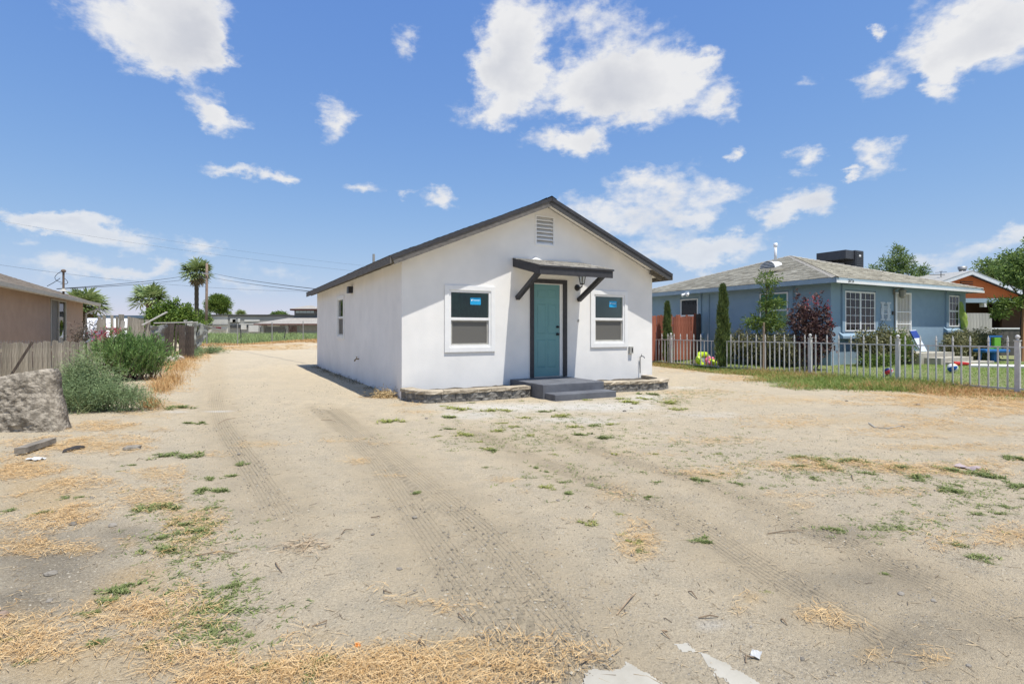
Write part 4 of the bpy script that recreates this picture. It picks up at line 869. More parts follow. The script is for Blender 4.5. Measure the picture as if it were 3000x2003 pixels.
# ------------------------------------------------------------------ stones, sticks, litter (each its own thing)
stonem = MAT('grey_stone', (.26,.235,.195), (.19,.17,.14), scale=12, rough=.95, bump=.6, bscale=30, bdist=.01, objrand=.3)
def rock(name, p, s, label, group=None, mat=None, seed=0, sq=(1, .8, .5), cat='stone'):
    from mathutils import noise as mn
    rr = random.Random(seed); V = []; nu, nv = 9, 6
    for j in range(nv+1):
        for i in range(nu):
            a = 2*math.pi*i/nu; b = math.pi*j/nv; d = Vector((math.sin(b)*math.cos(a), math.sin(b)*math.sin(a), math.cos(b))); k = 1+.35*mn.noise(d*1.4+Vector((seed*3.1, 0, 0)))+.15*mn.noise(d*4+Vector((seed, 5, 0))); V.append((d.x*s*k*sq[0], d.y*s*k*sq[1], d.z*s*k*sq[2]))
    m = MB().add(V, [(j*nu+i, j*nu+(i+1) % nu, (j+1)*nu+(i+1) % nu, (j+1)*nu+i) for j in range(nv) for i in range(nu)])
    o = m.build(name, mat or stonem, None, loc=(p.x, p.y, p.z+s*sq[2]*.3), rot=(0, 0, rr.random()*6)); return tag(o, label, cat, group)
SG = 'small stones scattered on the dirt'
for i, (a, b, s) in enumerate(((215,1536,.045),(270,1459,.03),(159,1530,.03),(150,1682,.05),(189,1609,.02),(521,1890,.012),(1092,1566,.024),(1170,1667,.028),(1215,1516,.03),(1464,1465,.03),(1635,1466,.028),(1903,1543,.025),(1852,1627,.022),(330,1540,.05),(145,1760,.03),(2640,1740,.03),(2735,1760,.025),(2350,1930,.02),(1249,1226,.05),(1830,1205,.06),(1850,1195,.05),(2480,1175,.05),(2690,1187,.07),(1215,1730,.015),(260,1515,.03),(2200,1836,.016),(2838,1950,.02),(700,1330,.03))):
    rock('stone', gp(a, b), s*.6, 'small grey stone lying on the bare dirt', SG, seed=i+2)
rock('round_stone', gp(5, 1806), .03, 'smooth brown round stone at the edge of dark soil', seed=40, mat=MAT('brown_stone', (.30,.22,.16), rough=.7), sq=(1.2,.9,.6))
rock('orange_lump', gp(1047, 1890), .016, 'small orange lump on the straw', seed=41, mat=MAT('orange_clay', (.55,.19,.04), rough=.8), cat='litter')
palest = MAT('pale_rubble', (.50,.45,.37), (.38,.33,.27), scale=8, rough=.95, bump=.8, bscale=20, bdist=.02)
rock('concrete_chunk', gp(388, 1316), .07, 'grey broken concrete chunk lying beside the drive', seed=42, mat=stonem, sq=(1.3,.8,.55), cat='rubble')
rock('pale_rubble', gp(497, 1062), .26, 'pale angular rubble block before the dark boards', seed=43, mat=palest, sq=(1.1,.8,.7), cat='rubble')
rock('pale_rubble', gp(523, 1056), .24, 'pale square rubble block beside dry grass', seed=44, mat=palest, sq=(1.2,.8,.8), cat='rubble')
rock('dark_rubble', gp(475, 1060), .28, 'dark rubble heap at the foot of the dark boards', seed=45, mat=MAT('dark_rubble', (.12,.09,.075), rough=.95), sq=(1.3,.9,.5), cat='rubble')
stick = MAT('dry_twig', (.30,.22,.14), (.18,.13,.085), scale=20, rough=.9, objrand=.25)
STK = [((571,1628),(695,1622)),((807,1648),(826,1678)),((914,1836),(953,1836)),((1000,1566),(1034,1551)),((1236,1864),(1247,1892)),((1704,1944),(1751,1922)),((1807,1802),(1863,1738)),((1124,1729),(1148,1738)),((1343,1806),(1365,1823)),((2249,1564),(2356,1555)),((2047,1811),(2105,1808)),((2288,1815),(2307,1832)),((2017,1733),(2043,1755)),((2185,1942),(2215,1929)),((1955,1850),(1962,1872)),((1087,1516),(1114,1513)),((1714,1487),(1732,1490)),((2600,1375),(2650,1392)),((640,1240),(690,1224)),((2495,1390),(2500,1410)),((940,1230),(985,1236)),((400,1350),(420,1345))]
for i, (a, b) in enumerate(STK):
    p, q = gp(*a), gp(*b); rr = random.Random(i); mpt = p.lerp(q, .5)+Vector((rr.uniform(-.03, .03), rr.uniform(-.03, .03), .01)); z = Vector((0, 0, .004)); o = MB().tube([Vector((0, 0, 0))+z, mpt-p+z*1.5, q-p+z], [.003, .0035, .002], 5).build('twig', stick, None, loc=p); tag(o, 'thin dry twig lying on the dirt', 'twig', 'twigs scattered on the dirt')
p = [gp(2545, 1241), gp(2563, 1254), gp(2600, 1257), gp(2640, 1250), gp(2650, 1254)]; o = MB().tube([q-p[0]+Vector((0, 0, .014)) for q in p], .007, 6).build('plastic_pipe', greyplastic, None, loc=p[0]); tag(o, 'bent white plastic pipe lying on the dirt before the iron fence', 'pipe')
a, b = gp(58, 1334), gp(150, 1303); o = MB().bar(Vector((0, 0, .05)), b-a+Vector((0, 0, .05)), .10, .06).build('timber_beam', MAT('old_beam', (.30,.265,.215), (.17,.15,.12), scale=8, rough=.95, bump=.7, bscale=25, bdist=.01), None, loc=a); tag(o, 'short weathered timber beam on the ground before the slab', 'beam')
a = gp(215, 1318); rock('charred_lump', a, .09, 'dark charred lump at the end of the timber beam', seed=51, mat=MAT('char', (.05,.045,.042), rough=.95), sq=(1.5,.7,.35), cat='debris')
def scrap(pix, s, label, c, seed):
    p = gp(*pix); rr = random.Random(seed); n = 5; V = [(s*(i/4-.5)*1.6, s*(j/4-.5), .006+s*.25*rr.random()) for j in range(n) for i in range(n)]
    o = MB().add(V, [(j*n+i, j*n+i+1, (j+1)*n+i+1, (j+1)*n+i) for j in range(n-1) for i in range(n-1)]).build('paper_scrap', MAT('scrap', c, rough=.7), None, loc=p, rot=(0, 0, seed)); o.modifiers.new('t', 'SOLIDIFY').thickness = .002; return tag(o, label, 'litter')
scrap((2215, 1920), .036, 'crumpled white paper scrap beside a twig', (.5,.5,.48), 1); scrap((2833, 1372), .11, 'crumpled pink and white wrapper on a green weed tuft', (.42,.34,.33), 2); scrap((105, 1347), .09, 'white plastic scrap beside dry straw and the slab', (.62,.64,.64), 3)
# wires and pole etc. in the distance
polem = MAT('creosote_pole', (.27,.20,.155), (.17,.125,.095), scale=10, rough=.95, bump=.5, bscale=20, bdist=.02, stretch=(3,3,.3))
pp = px(604, 1001, 56); PB = Vector((pp.x, pp.y, h1(pp.x, pp.y))); ptop = px(606.5, 771.5, 56)
pole = empty('utility_pole', 'brown wooden utility pole beside the tall palm', 'pole', PB)
MB().tube([(0, 0, -.3), (0.08, 0, ptop.z-PB.z)], [.15, .12], 12).build('shaft', polem, pole, smooth=True)
MB().box(-.3, .4, -.22, -.18, ptop.z-PB.z-1.15, ptop.z-PB.z-1.02).build('bracket', galv, pole)
def wire(a, b, sag, r, label, name='power_line'):
    o = MB().tube([q-Vector(a) for q in arcpts(a, b, sag, 20)], r, 5).build(name, wirem, None, loc=a); tag(o, label, 'wire')
w1 = px(606, 796, 55.7); w2 = px(606, 809, 55.7); we = px(916, 844, 21.5)
wire(px(168, 846, 22.1), w1, .18, .014, 'upper black cable from the tan house roof to the utility pole'); wire(px(166, 846.5, 22.2), w2, .16, .013, 'lower black cable from the tan house roof to the utility pole')
wire(w1, px(938, 848, 20.0), .12, .013, 'upper black cable from the utility pole to the white house eave'); wire(w2, px(925, 855, 20.2), .10, .012, 'lower black cable from the utility pole to the white house eave')
wire(px(-60, 767, 55), px(905, 854, 64), .62, .011, 'thin grey line crossing above the tan house and behind the utility pole')
wire(px(-40, 640, 90), px(1500, 835, 90), 1.2, .011, 'faint high overhead line above the palms'); wire(px(400, 690, 95), px(1500, 815, 95), .8, .010, 'second faint high overhead line above the palms')
a = px(138, 838, 22.0); wire(a, px(176, 815, 22.1), .02, .012, 'short slack cable from the tan roof to the service mast')
# ------------------------------------------------------------------ palms, trees and buildings beyond the drive
def fan_frond(V, Fc, A, base, d, plen, flen, r, seg=17, val=.5, wid=.085):
    d = d/np.linalg.norm(d); up = np.array((0, 0, 1.)); side = np.cross(d, up); side /= max(np.linalg.norm(side), 1e-6); nrm = np.cross(side, d); hub = base+d*plen
    k = len(V); w = .02*flen; V.extend([base-side*w, base+side*w, hub+side*w, hub-side*w]); Fc.append((k, k+1, k+2, k+3)); A.extend([val]*4)
    for i in range(seg):
        a = (i/(seg-1)-.5)*R(250); dd = d*math.cos(a)+side*math.sin(a)+nrm*.12*r.normal(); L_ = flen*(.75+.25*math.cos(a*.6))*(.9+.2*r.random()); s2 = side*math.cos(a)-d*math.sin(a); m = hub+dd*L_*.6; tip = hub+dd*L_+np.array((0, 0, -.20*L_*(.5+r.random()*.6))); k = len(V); ww = flen*wid*.8
        V.extend([hub, m-s2*ww, tip, m+s2*ww]); Fc.append((k, k+1, k+2, k+3)); A.extend([np.clip(val+.2*r.normal(), 0, 1)]*4)
def palm(name, label, loc, trunk_h, tr, rad, nf, seed, skirt=True, trunkshow=True):
    t = empty(name, label, 'palm tree', loc); r = np.random.default_rng(seed)
    if trunk_h > .2: 
        n = max(4, int(trunk_h/.35)); pts = [(.0, 0, -.3+i*(trunk_h+.3)/n) for i in range(n+1)]; trunk('trunk', pts, [tr*(1.0+.12*(i % 2)) for i in range(n+1)], bark, t)
    V, Fc, A = [], [], []
    for i in range(nf):
        a = r.random()*6.28; e = -.35+1.5*(i/nf)+.15*r.normal(); d = np.array((math.cos(a)*math.cos(e), math.sin(a)*math.cos(e), math.sin(e))); fan_frond(V, Fc, A, np.array((0, 0, trunk_h)), d, rad*.42, rad*.62, r, 17, .3+.5*r.random())
    mesh_np('crown', np.array(V), np.array(Fc), lf_palm, t, {'v': A})
    if skirt:
        V, Fc, A = [], [], []
        for i in range(int(nf*.55)):
            a = r.random()*6.28; e = -1.0-.45*r.random(); d = np.array((math.cos(a)*math.cos(e), math.sin(a)*math.cos(e), math.sin(e))); fan_frond(V, Fc, A, np.array((0, 0, trunk_h-.1)), d, rad*.3, rad*.45, r, 9, .5)
        mesh_np('dead_fronds', np.array(V), np.array(Fc), lf_dead, t, {'v': A})
def gz(p): return Vector((p.x, p.y, h1(p.x, p.y)))
p = px(576, 800, 75); b = gz(p); palm('fan_palm', 'tall fan palm with dead skirt beside the utility pole', b, p.z-b.z, .26, 2.5, 34, 2)
p = px(250, 908, 34); b = gz(p); palm('fan_palm', 'squat fan palm behind the corner of the tan house', b, p.z-b.z+.2, .22, 1.5, 34, 3)
p = px(437, 890, 44); b = gz(p); palm('fan_palm', 'fan palm half hidden behind the leafy fig tree', b, p.z-b.z+.35, .2, 1.7, 30, 4, False)
p = px(705, 922, 118); b = gz(p); palm('fan_palm', 'small fan palm behind the long white building', b, p.z-b.z, .2, 1.5, 26, 5, False)
p = px(671, 922, 130); b = gz(p); palm('fan_palm', 'tiny distant palm beside the umbrella pine', b, p.z-b.z, .2, 1.1, 16, 6, False)
def tree(name, label, p, blobs, n, L_, W_, mat, seed, pts, rad, limbs=(), cat='tree', sub=9, spread=.28, droop=.2):
    t = empty(name, label, cat, p); trunk('trunk', pts, rad, bark, t, limbs); clump_crown('crown', blobs, n, L_, W_, mat, t, seed, droop, sub, spread); return t
p = gz(px(500, 990, 41))
tree('fig_tree', 'broad leafy fig tree above the broken fence', p, [(-1.0,0,2.3,1.0,.9,.75),(.1,.2,2.6,1.0,.9,.75),(1.0,0,2.2,.9,.9,.75),(-.4,-.2,1.4,1.5,1,.8),(1.2,.1,1.2,1.1,1,.8),(-.9,.1,3.1,.35,.35,.55),(.35,0,3.3,.3,.3,.5),(-.1,.0,3.0,.3,.3,.6),(1.3,0,2.9,.3,.3,.5),(1.7,.2,1.6,.7,.7,.6)], 15000, .16, .10, lf_fig, 21, [(0, 0, -.2), (.05, 0, 1.0), (0, 0, 2.2)], [.14, .11, .06], [([(0, 0, .8), (-.8, 0, 1.9)], [.08, .03]), ([(0, 0, .9), (.9, .1, 1.9)], [.08, .03])], spread=.3)
p = gz(px(640, 990, 108))
tree('umbrella_pine', 'rounded umbrella pine behind the white building', p, [(0,0,6.6,2.0,2.0,1.1),(-1.2,0,6.0,1.5,1.5,1.0),(1.4,0,6.1,1.4,1.5,1.0),(.3,0,7.3,1.3,1.3,.7),(-.6,0,7.1,1.1,1.1,.7),(.2,0,5.0,1.6,1.6,.7),(1.2,0,4.7,1.0,1,.8),(-2.0,0,5.2,.8,.8,.8)], 12000, .34, .10, lf_pine, 22, [(.6, 0, -.2), (.7, 0, 2.5), (.3, 0, 5)], [.3, .26, .15], [([(.7, 0, 2.5), (-1, 0, 5)], [.16, .06]), ([(.6, 0, 3), (1.5, 0, 5.4)], [.14, .05])], sub=12, spread=.3, droop=0)
p = gz(px(545, 975, 88)); tree('round_tree', 'dark green tree between the fig tree and the palm trunk', p, [(0,0,2.7,1.8,1.5,1.2),(1.8,0,2.8,1.4,1.4,1.2),(3.0,0,2.4,1.2,1,1)], 4500, .3, .2, lf_tree, 23, [(0, 0, -.2), (.2, 0, 2.2)], [.15, .08])
p = gz(px(818, 980, 112)); tree('round_tree', 'small round tree showing above the grey building roof', p, [(0,0,4.1,1.5,1.2,.7),(-.8,0,3.8,1.0,1,.6),(.9,0,3.8,1.0,1,.6)], 2600, .28, .2, lf_tree, 24, [(0, 0, -.2), (0, 0, 3.6)], [.15, .08])
# long flat-roofed white and grey building
wpaint = MAT('white_block_paint', (.66,.65,.61), (.58,.57,.535), scale=1.2, rough=.9, big=.06, bigscale=.3); gpaint = MAT('grey_block_paint', (.33,.33,.31), (.29,.29,.275), scale=1.2, rough=.9); darkgl = MAT('dark_glass', (.04,.045,.05), rough=.15, spec=.6); roofedge = MAT('dark_roof_edge', (.09,.09,.085), rough=.7)
lb = empty('long_building', 'long flat-roofed white and grey commercial building beyond the weeds', 'building', (0, 0, 0)); D = 92.
def fb(x0, x1, y0, y1, dd, mat, name, parent, th=.3, off=0):
    a = px(x0, y1, dd-off); b = px(x1, y0, dd-off); return MB().box(a.x, b.x, a.y, a.y+th, a.z, b.z).build(name, mat, parent)
a = px(540, 1000, D); b = px(667, 925, D); MB().box(a.x, b.x, D, D+9, -.2, b.z).build('wall', wpaint, lb); c = px(835, 925, D); MB().box(b.x, c.x, D+.05, D+9, -.2, b.z-.05).build('wall', gpaint, lb)
MB().box(a.x-.2, c.x+.2, D-.15, D+9.2, b.z, b.z+.22).build('roof_edge', roofedge, lb)
for (x0, x1, y0, y1, m, nm) in ((674,690,933,943.5,wpaint,'panel'),(697,703,933,943.5,wpaint,'panel'),(681,697,935,943.5,gpaint,'panel'),(716,760,936,942,wpaint,'awning'),(674,706,952,961,darkgl,'window'),(706,722,951,965,wpaint,'door'),(722,727,952,960,darkgl,'window'),(700,745,947,950,wpaint,'ledge'),(620,637,961,967,gpaint,'window'),(637,663,962,968,gpaint,'window'),(614,622,927,953,gpaint,'panel'),(598,667,951,953,gpaint,'ledge'),(622,667,951,952,roofedge,'ledge'),(728,757,952,972,wpaint,'panel'),(757,764,960,972,gpaint,'door')): fb(x0, x1, y0, y1, D, m, nm, lb, .12, .14)
# hip-roofed building with a roof lantern
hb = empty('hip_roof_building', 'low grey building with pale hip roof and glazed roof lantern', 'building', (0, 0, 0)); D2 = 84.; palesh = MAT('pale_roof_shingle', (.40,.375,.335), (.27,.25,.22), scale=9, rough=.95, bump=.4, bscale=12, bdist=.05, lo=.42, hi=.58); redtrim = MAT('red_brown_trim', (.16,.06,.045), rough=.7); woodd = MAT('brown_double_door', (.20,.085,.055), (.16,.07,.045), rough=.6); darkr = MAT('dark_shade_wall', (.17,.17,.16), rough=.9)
e0 = px(742, 948, D2); ez = e0.z; x1 = e0.x+20; rz_ = px(860, 920, D2+6).z
MB().add([(e0.x, D2, ez), (x1, D2, ez), (x1, D2+14, ez), (e0.x, D2+14, ez), (e0.x+7, D2+7, rz_+.1), (x1-6, D2+7, rz_+.1)], ((0,1,5,4),(1,2,5),(2,3,4,5),(3,0,4))).build('roof', palesh, hb)
MB().box(e0.x+.05, x1-.05, D2-.06, D2+14, ez-.22, ez-.01).build('fascia', redtrim, hb); MB().box(e0.x+1.0, x1-1, D2+1.6, D2+13, -.2, ez-.2).build('wall', gpaint, hb)
MB().box(e0.x+1.1, e0.x+1.5, D2+.2, D2+.6, 0, ez-.2).box(e0.x+4.9, e0.x+5.3, D2+.2, D2+.6, 0, ez-.2).build('porch_column', palesh, hb)
a = px(842, 978, D2+1.5); b = px(870, 955, D2+1.5); dd_ = MB().box(a.x, b.x, D2+1.5, D2+1.58, h1(a.x, D2), b.z).build('double_door', woodd, hb); MB().box((a.x+b.x)/2-.02, (a.x+b.x)/2+.02, D2+1.48, D2+1.5, h1(a.x, D2)+.1, b.z-.1).build('door_gap', darkgl, dd_)
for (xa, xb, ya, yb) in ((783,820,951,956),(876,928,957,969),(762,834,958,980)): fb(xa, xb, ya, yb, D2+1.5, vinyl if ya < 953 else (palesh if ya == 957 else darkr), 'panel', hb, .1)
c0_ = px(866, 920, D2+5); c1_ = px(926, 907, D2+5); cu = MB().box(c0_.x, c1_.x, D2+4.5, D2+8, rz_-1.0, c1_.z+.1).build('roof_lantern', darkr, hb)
for i in range(5): 
    w = (c1_.x-c0_.x)/5.6; MB().box(c0_.x+.25+i*w, c0_.x+.25+i*w+w*.9, D2+4.42, D2+4.49, c0_.z+.16, c1_.z-.06).build('pane', MAT('sky_glass', (.45,.55,.58), rough=.1, spec=.8) if i == 0 else bpy.data.materials['sky_glass'], cu)
l0 = px(852, 907.5, D2+4); l1 = px(936, 907.5, D2+4); zt = px(900, 895, D2+6).z; MB().box(l0.x, l1.x, D2+3.6, D2+8.6, l0.z-.12, l0.z+.14).build('lantern_eave', redtrim, cu)
MB().add([(l0.x-.05, D2+3.5, l0.z+.15), (l1.x+.05, D2+3.5, l0.z+.15), (l1.x+.05, D2+8.7, l0.z+.15), (l0.x-.05, D2+8.7, l0.z+.15), ((l0.x+l1.x)/2-.4, D2+6, zt), ((l0.x+l1.x)/2+.4, D2+6, zt)], ((0,1,5,4),(1,2,5),(2,3,4,5),(3,0,4))).build('lantern_roof', palesh, cu)
# low distant shed roof and a parked white van behind the board fence
sh = empty('blue_roof_shed', 'distant low shed with blue-grey roof behind the tan house', 'building', (0, 0, 0)); a = px(225, 985, 70); b = px(420, 924, 70); MB().box(a.x, b.x, 70, 75, -.2, b.z-.35).build('wall', gpaint, sh); MB().box(a.x-.3, b.x+.3, 69.6, 75.4, b.z-.35, b.z).build('roof', MAT('blue_grey_metal', (.10,.15,.22), rough=.5), sh)
vn = px(326, 968, 28); van = empty('parked_van', 'white van parked behind the gap in the board fence', 'van', (vn.x, vn.y, 0), ROT-R(90)); wv = MAT('white_car_paint', (.75,.76,.77), rough=.3, spec=.5)
MB().prism([(-1.9,.45),(1.9,.45),(1.95,1.0),(1.45,1.1),(.95,1.75),(.7,1.92),(-1.85,1.92),(-1.95,1.0)], TF, -.9, .9).build('body', wv, van, bevel=.06)
MB().prism([(.55,1.15),(1.3,1.15),(.92,1.68),(.55,1.75)], TF, .905, .915).build('side_window', darkgl, van); MB().box(1.93, 1.99, -.7, .7, .55, .95).build('grille', darkgl, van)
for x in (-1.25, 1.2):
    for y in (-.88, .88): MB().lathe([(0, -.09), (.2, -.1), (.33, -.08), (.33, .08), (.2, .1), (0, .09)], n=16).build('wheel', blackmetal, van, loc=(x, y, .33), rot=(R(90), 0, 0))
p = gz(px(268, 1000, 19.6)); t_ = empty('dead_brush', 'dark tangle of dead brush beside the tan house corner', 'brush', p); r_ = np.random.default_rng(8); P = r_.normal(size=(2600, 3))*np.array((.30, .25, .32))+np.array((0, 0, .85)); P[:, 2] = np.clip(P[:, 2], 0, 1.55); leaves('twigs', P, r_.normal(size=P.shape), .16, .02, leafmat('dead_twig', (.05,.045,.04), (.22,.19,.15), .1, .9), t_, 3)
# far chain link fence across the lot
fp_ = [px(606, 1006, 47), px(696, 1013, 46), px(797, 1007, 47.5), px(888, 996, 50), px(1000, 992, 52)]; cf = empty('chain_link_fence', 'tall chain link fence on thin posts before the weedy lot', 'fence', (fp_[1].x, fp_[1].y, 0))
off = Vector((fp_[1].x, fp_[1].y, 0)); tops = []
for i, q in enumerate(fp_):
    z = h1(q.x, q.y); pz = 1.85; MB().tube([(q.x-off.x, q.y-off.y, z-.1), (q.x-off.x, q.y-off.y, z+pz)], .04, 8).build('post', galv, cf); tops.append(Vector((q.x-off.x, q.y-off.y, z+pz-.03)))
MB().tube(tops, .008, 4).build('top_wire', galv, cf); thin = tops[0]-tops[1]
ang = math.atan2(fp_[3].y-fp_[1].y, fp_[3].x-fp_[1].x); lm = linkmesh('wire_mesh', 11.5, 1.75, .10, .0022, cf, 0, False, -2.6); lm.rotation_euler = (0, 0, ang); lm.location = (0, .03, .12)
for (xa, ya, yb, xb) in ((707,1003,963,705),(830,1000,962,838)): 
    a = px(xa, ya, 52); b = px(xb, yb, 52); o = MB().tube([Vector((0, 0, -.2)), b-a], .05, 6).build('metal_stake', blackmetal, None, loc=a); tag(o, 'dark upright stake in the weeds beyond the chain link fence' if xa < 800 else 'dark slanting stake in the weeds beyond the chain link fence', 'stake')
# ------------------------------------------------------------------ white iron fence
iron = MAT('silver_white_iron', (.60,.585,.55), (.50,.485,.455), scale=14, rough=.5, spec=.5)
IF = empty('iron_fence', 'silver-white iron fence with spear pickets and ball-topped posts', 'fence', (FA[0], FA[1], 0), math.atan2(-FD[1], -FD[0]))
# local x runs towards the street, origin at the near ball-topped post
def fx(k): return (k-68)*.1612
def fzl(x): q = FA-FD*x; return h1(q[0], q[1])
pick_t = MB().box(-.0125, .0125, -.0125, .0125, .06, 1.06); pick_t.lathe([(.016, 1.06), (.026, 1.075), (.026, 1.085), (.014, 1.095), (.022, 1.115), (.011, 1.16), (.0, 1.20)], n=6); pick_t = pick_t.build('picket', iron, IF, loc=(fx(0), 0, fzl(fx(0))))
pick_s = MB().box(-.0125, .0125, -.0125, .0125, .06, .955).build('picket', iron, IF, loc=(fx(1), 0, fzl(fx(1))))
post_ = MB().box(-.04, .04, -.04, .04, -.1, 1.08).box(-.052, .052, -.052, .052, 1.08, 1.10); post_.lathe([(.02, 1.10), (.018, 1.12), (.035, 1.135), (.042, 1.16), (.036, 1.187), (.018, 1.204), (0, 1.208)], n=12); post_ = post_.build('post', iron, IF, loc=(fx(6), 0, fzl(fx(6))))
for k in range(2, 90):
    if k in (6, 20, 40, 54, 68, 82): 
        if k != 6: share(post_, 'post', IF, (fx(k), 0, fzl(fx(k))))
        continue
    share(pick_t if k % 2 == 1 else pick_s, 'picket', IF, (fx(k), 0, fzl(fx(k))))
ks = [-6, 6, 20, 40, 54, 68, 82, 96]
for a, b in zip(ks[:-1], ks[1:]):
    for z in (.955, .10): MB().bar((fx(a)+.04, 0, fzl(fx(a))+z), (fx(b)-.04, 0, fzl(fx(b))+z), .024, .028).build('rail', iron, IF)
# ------------------------------------------------------------------ blue house
BG = .19; BC = Vector((10.25, 17.3, 0)); BS = 9.0
bl_st = MAT('blue_stucco', (.265,.37,.455), (.245,.345,.43), scale=3, rough=.95, bump=.6, bscale=50, bdist=.012, big=.04); bl_trim = MAT('blue_grey_fascia', (.33,.42,.48), (.29,.38,.44), rough=.8)
bh = empty('blue_house', 'single-storey blue stucco house with grey pyramid hip roof', 'house', BC, ROT)
TBf = lambda a, o, z: (a, -o, z); TBl = lambda a, o, z: (-o, a, z)
bz = 2.95
MB().box(0, BS, 0, BS, -.1, bz).build('wall', bl_st, bh)
eo = .40; e0_ = -eo; e1 = BS+eo; hz_ = bz; apx = (BS/2, BS/2, hz_+.32*(BS/2+eo))
br = MB().add([(e0_, e0_, hz_), (e1, e0_, hz_), (e1, e1, hz_), (e0_, e1, hz_), apx], ((0,1,4),(1,2,4),(2,3,4),(3,0,4),(3,2,1,0))).build('roof', bl_trim, bh)
hw = BS/2+eo; nh = math.hypot(1, .32)
def hipT(k):
    cs, sn = ((1, 0), (0, 1), (-1, 0), (0, -1))[k]
    def T(a, u, t): x, y = a, -u/nh; X = x*cs-y*sn; Y = x*sn+y*cs; return (BS/2+X, BS/2+Y, apx[2]-u*.32/nh+t+.006)
    return T
for k in range(4): tabs({'len': hw*nh, 'range': lambda u: (-u/nh, u/nh)}, hipT(k), .14, .3, shingle_grey, br, seed=30+k, thick=.012)
for (x, y) in ((e0_, e0_), (e1, e0_), (e1, e1), (e0_, e1)):
    m = MB(); n = 30
    for i in range(n):
        p = Vector((x, y, hz_+.01)).lerp(Vector(apx)+Vector((0, 0, .01)), i/n); q = Vector((x, y, hz_+.01)).lerp(Vector(apx)+Vector((0, 0, .01)), (i+1.05)/n); d = (q-p); sd_ = Vector((-d.y, d.x, 0)).normalized()*.12; m.add([p-sd_+Vector((0,0,-.012)), p+Vector((0,0,.035)), p+sd_+Vector((0,0,-.012)), q-sd_+Vector((0,0,-.02)), q+Vector((0,0,.02)), q+sd_+Vector((0,0,-.02))], ((0,1,4,3),(1,2,5,4)))
    m.build('hip_cap', shingle_one, br)
for a, b in (((e0_, e0_), (e1, e0_)), ((e0_, e0_), (e0_, e1)), ((e1, e0_), (e1, e1)), ((e0_, e1), (e1, e1))):
    x0_, x1_ = sorted((a[0], b[0])); y0_, y1_ = sorted((a[1], b[1])); MB().box(x0_-.015, x1_+.015, y0_-.015, y1_+.015, hz_-.155, hz_-.004).build('fascia', bl_trim, bh)
rr = random.Random(3); x = e0_-.02
fg = MB().box(e0_-.03, e1+.03, e0_-.045, e0_-.0155, hz_-.165, hz_-.085).build('front_trim_board', vinyl, bh)
text_mesh('house_number', '20724', .13, blackmetal, bh, wallM(TBf, .32, eo+.05, hz_-.09), .002)
def wn_blue(T, a0, a1, z0, z1, kind, ornament=.14, grid=None, curtain=None, below=True):
    f = .05; w = MB()
    for b in ((a0, a0+f, z0, z1), (a1-f, a1, z0, z1), (a0+f, a1-f, z0, z0+f), (a0+f, a1-f, z1-f, z1)): w.tbox(T, b[0], b[1], .004, .05, b[2], b[3])
    if kind == 'slide': w.tbox(T, (a0+a1)/2-.035, (a0+a1)/2+.035, .004, .052, z0+f, z1-f)
    else: w.tbox(T, a0+f, a1-f, .004, .052, (z0+z1)/2-.03, (z0+z1)/2+.03)
    w = w.build('window', vinyl, bh)
    if grid:
        g = MB()
        for i in range(1, grid[0]): 
            x = a0+(a1-a0)*i/grid[0]
            if abs(x-(a0+a1)/2) > .05 or kind != 'slide': g.tbox(T, x-.008, x+.008, .0385, .048, z0+f, z1-f)
        for i in range(1, grid[1]): z = z0+(z1-z0)*i/grid[1]; g.tbox(T, a0+f, a1-f, .039, .0475, z-.008, z+.008)
        g.build('muntins', vinyl, w)
    MB().tbox(T, a0+f, a1-f, .034, .037, z0+f, z1-f).build('pane', glass, w)
    MB().tbox(T, a0+f, a1-f, .006, .012, z0+f, z1-f).build('curtain', curtain or MAT('green_curtain', (.58,.66,.58), (.42,.49,.43), scale=8, rough=.9, stretch=(6,6,.1)), w)
    if ornament:
        t = MB(); q = ornament
        for b in ((a0-q, a0-.02, z0-.02, z1+.04), (a1+.02, a1+q, z0-.02, z1+.04), (a0-q, a1+q, z1+.045, z1+.045+q)): t.tbox(T, b[0], b[1], .002, .055, b[2], b[3])
        t.build('trim', bl_st, w)
        m = MB(); zz = z0-.03; m.prism([(0, zz), (.14, zz-.12), (.14, zz-.2), (0, zz-.2)], (lambda aa, o, z, T=T: T(o, aa+.002, z)), a0-q-.12, a1+q+.12); m.build('sill', bl_st, w)
def bf(xi, yi): return onwall(BC, US, xi, yi)
def bll(xi, yi): return onwall(BC, VS, xi, yi)
a0, z1 = bf(2472, 852); a1, _ = bf(2560, 853); _, z0 = bf(2480, 971); wn_blue(TBf, a0, a1, z0, z1, 'slide', .16, (6, 5))
a0, z1 = bf(2776, 865); a1, _ = bf(2806, 865); _, z0 = bf(2790, 957); wn_blue(TBf, a0, a1, z0, z1, 'hung', .2, (3, 4), MAT('dark_curtain', (.06,.07,.07), rough=.9))
a0, z1 = bll(2311, 855); a1, _ = bll(2228, 862); _, z0 = bll(2290, 960); wn_blue(TBl, a0, a1, z0, z1, 'hung', .18, None, MAT('pale_blind', (.50,.62,.54), (.44,.55,.48), rough=.9))
a0, z1 = bll(2047, 874); a1, _ = bll(1996, 875); _, z0 = bll(2020, 935); z0 -= .55; wn_blue(TBl, a0, a1, z0, z1, 'hung', .16, None, MAT('green_blind', (.28,.42,.33), (.22,.34,.27), rough=.9))
a, _ = bll(2078, 900); MB().tube([TBl(a, .03, .1), TBl(a, .03, 2.75)], .018, 6).build('conduit', bl_st, bh)
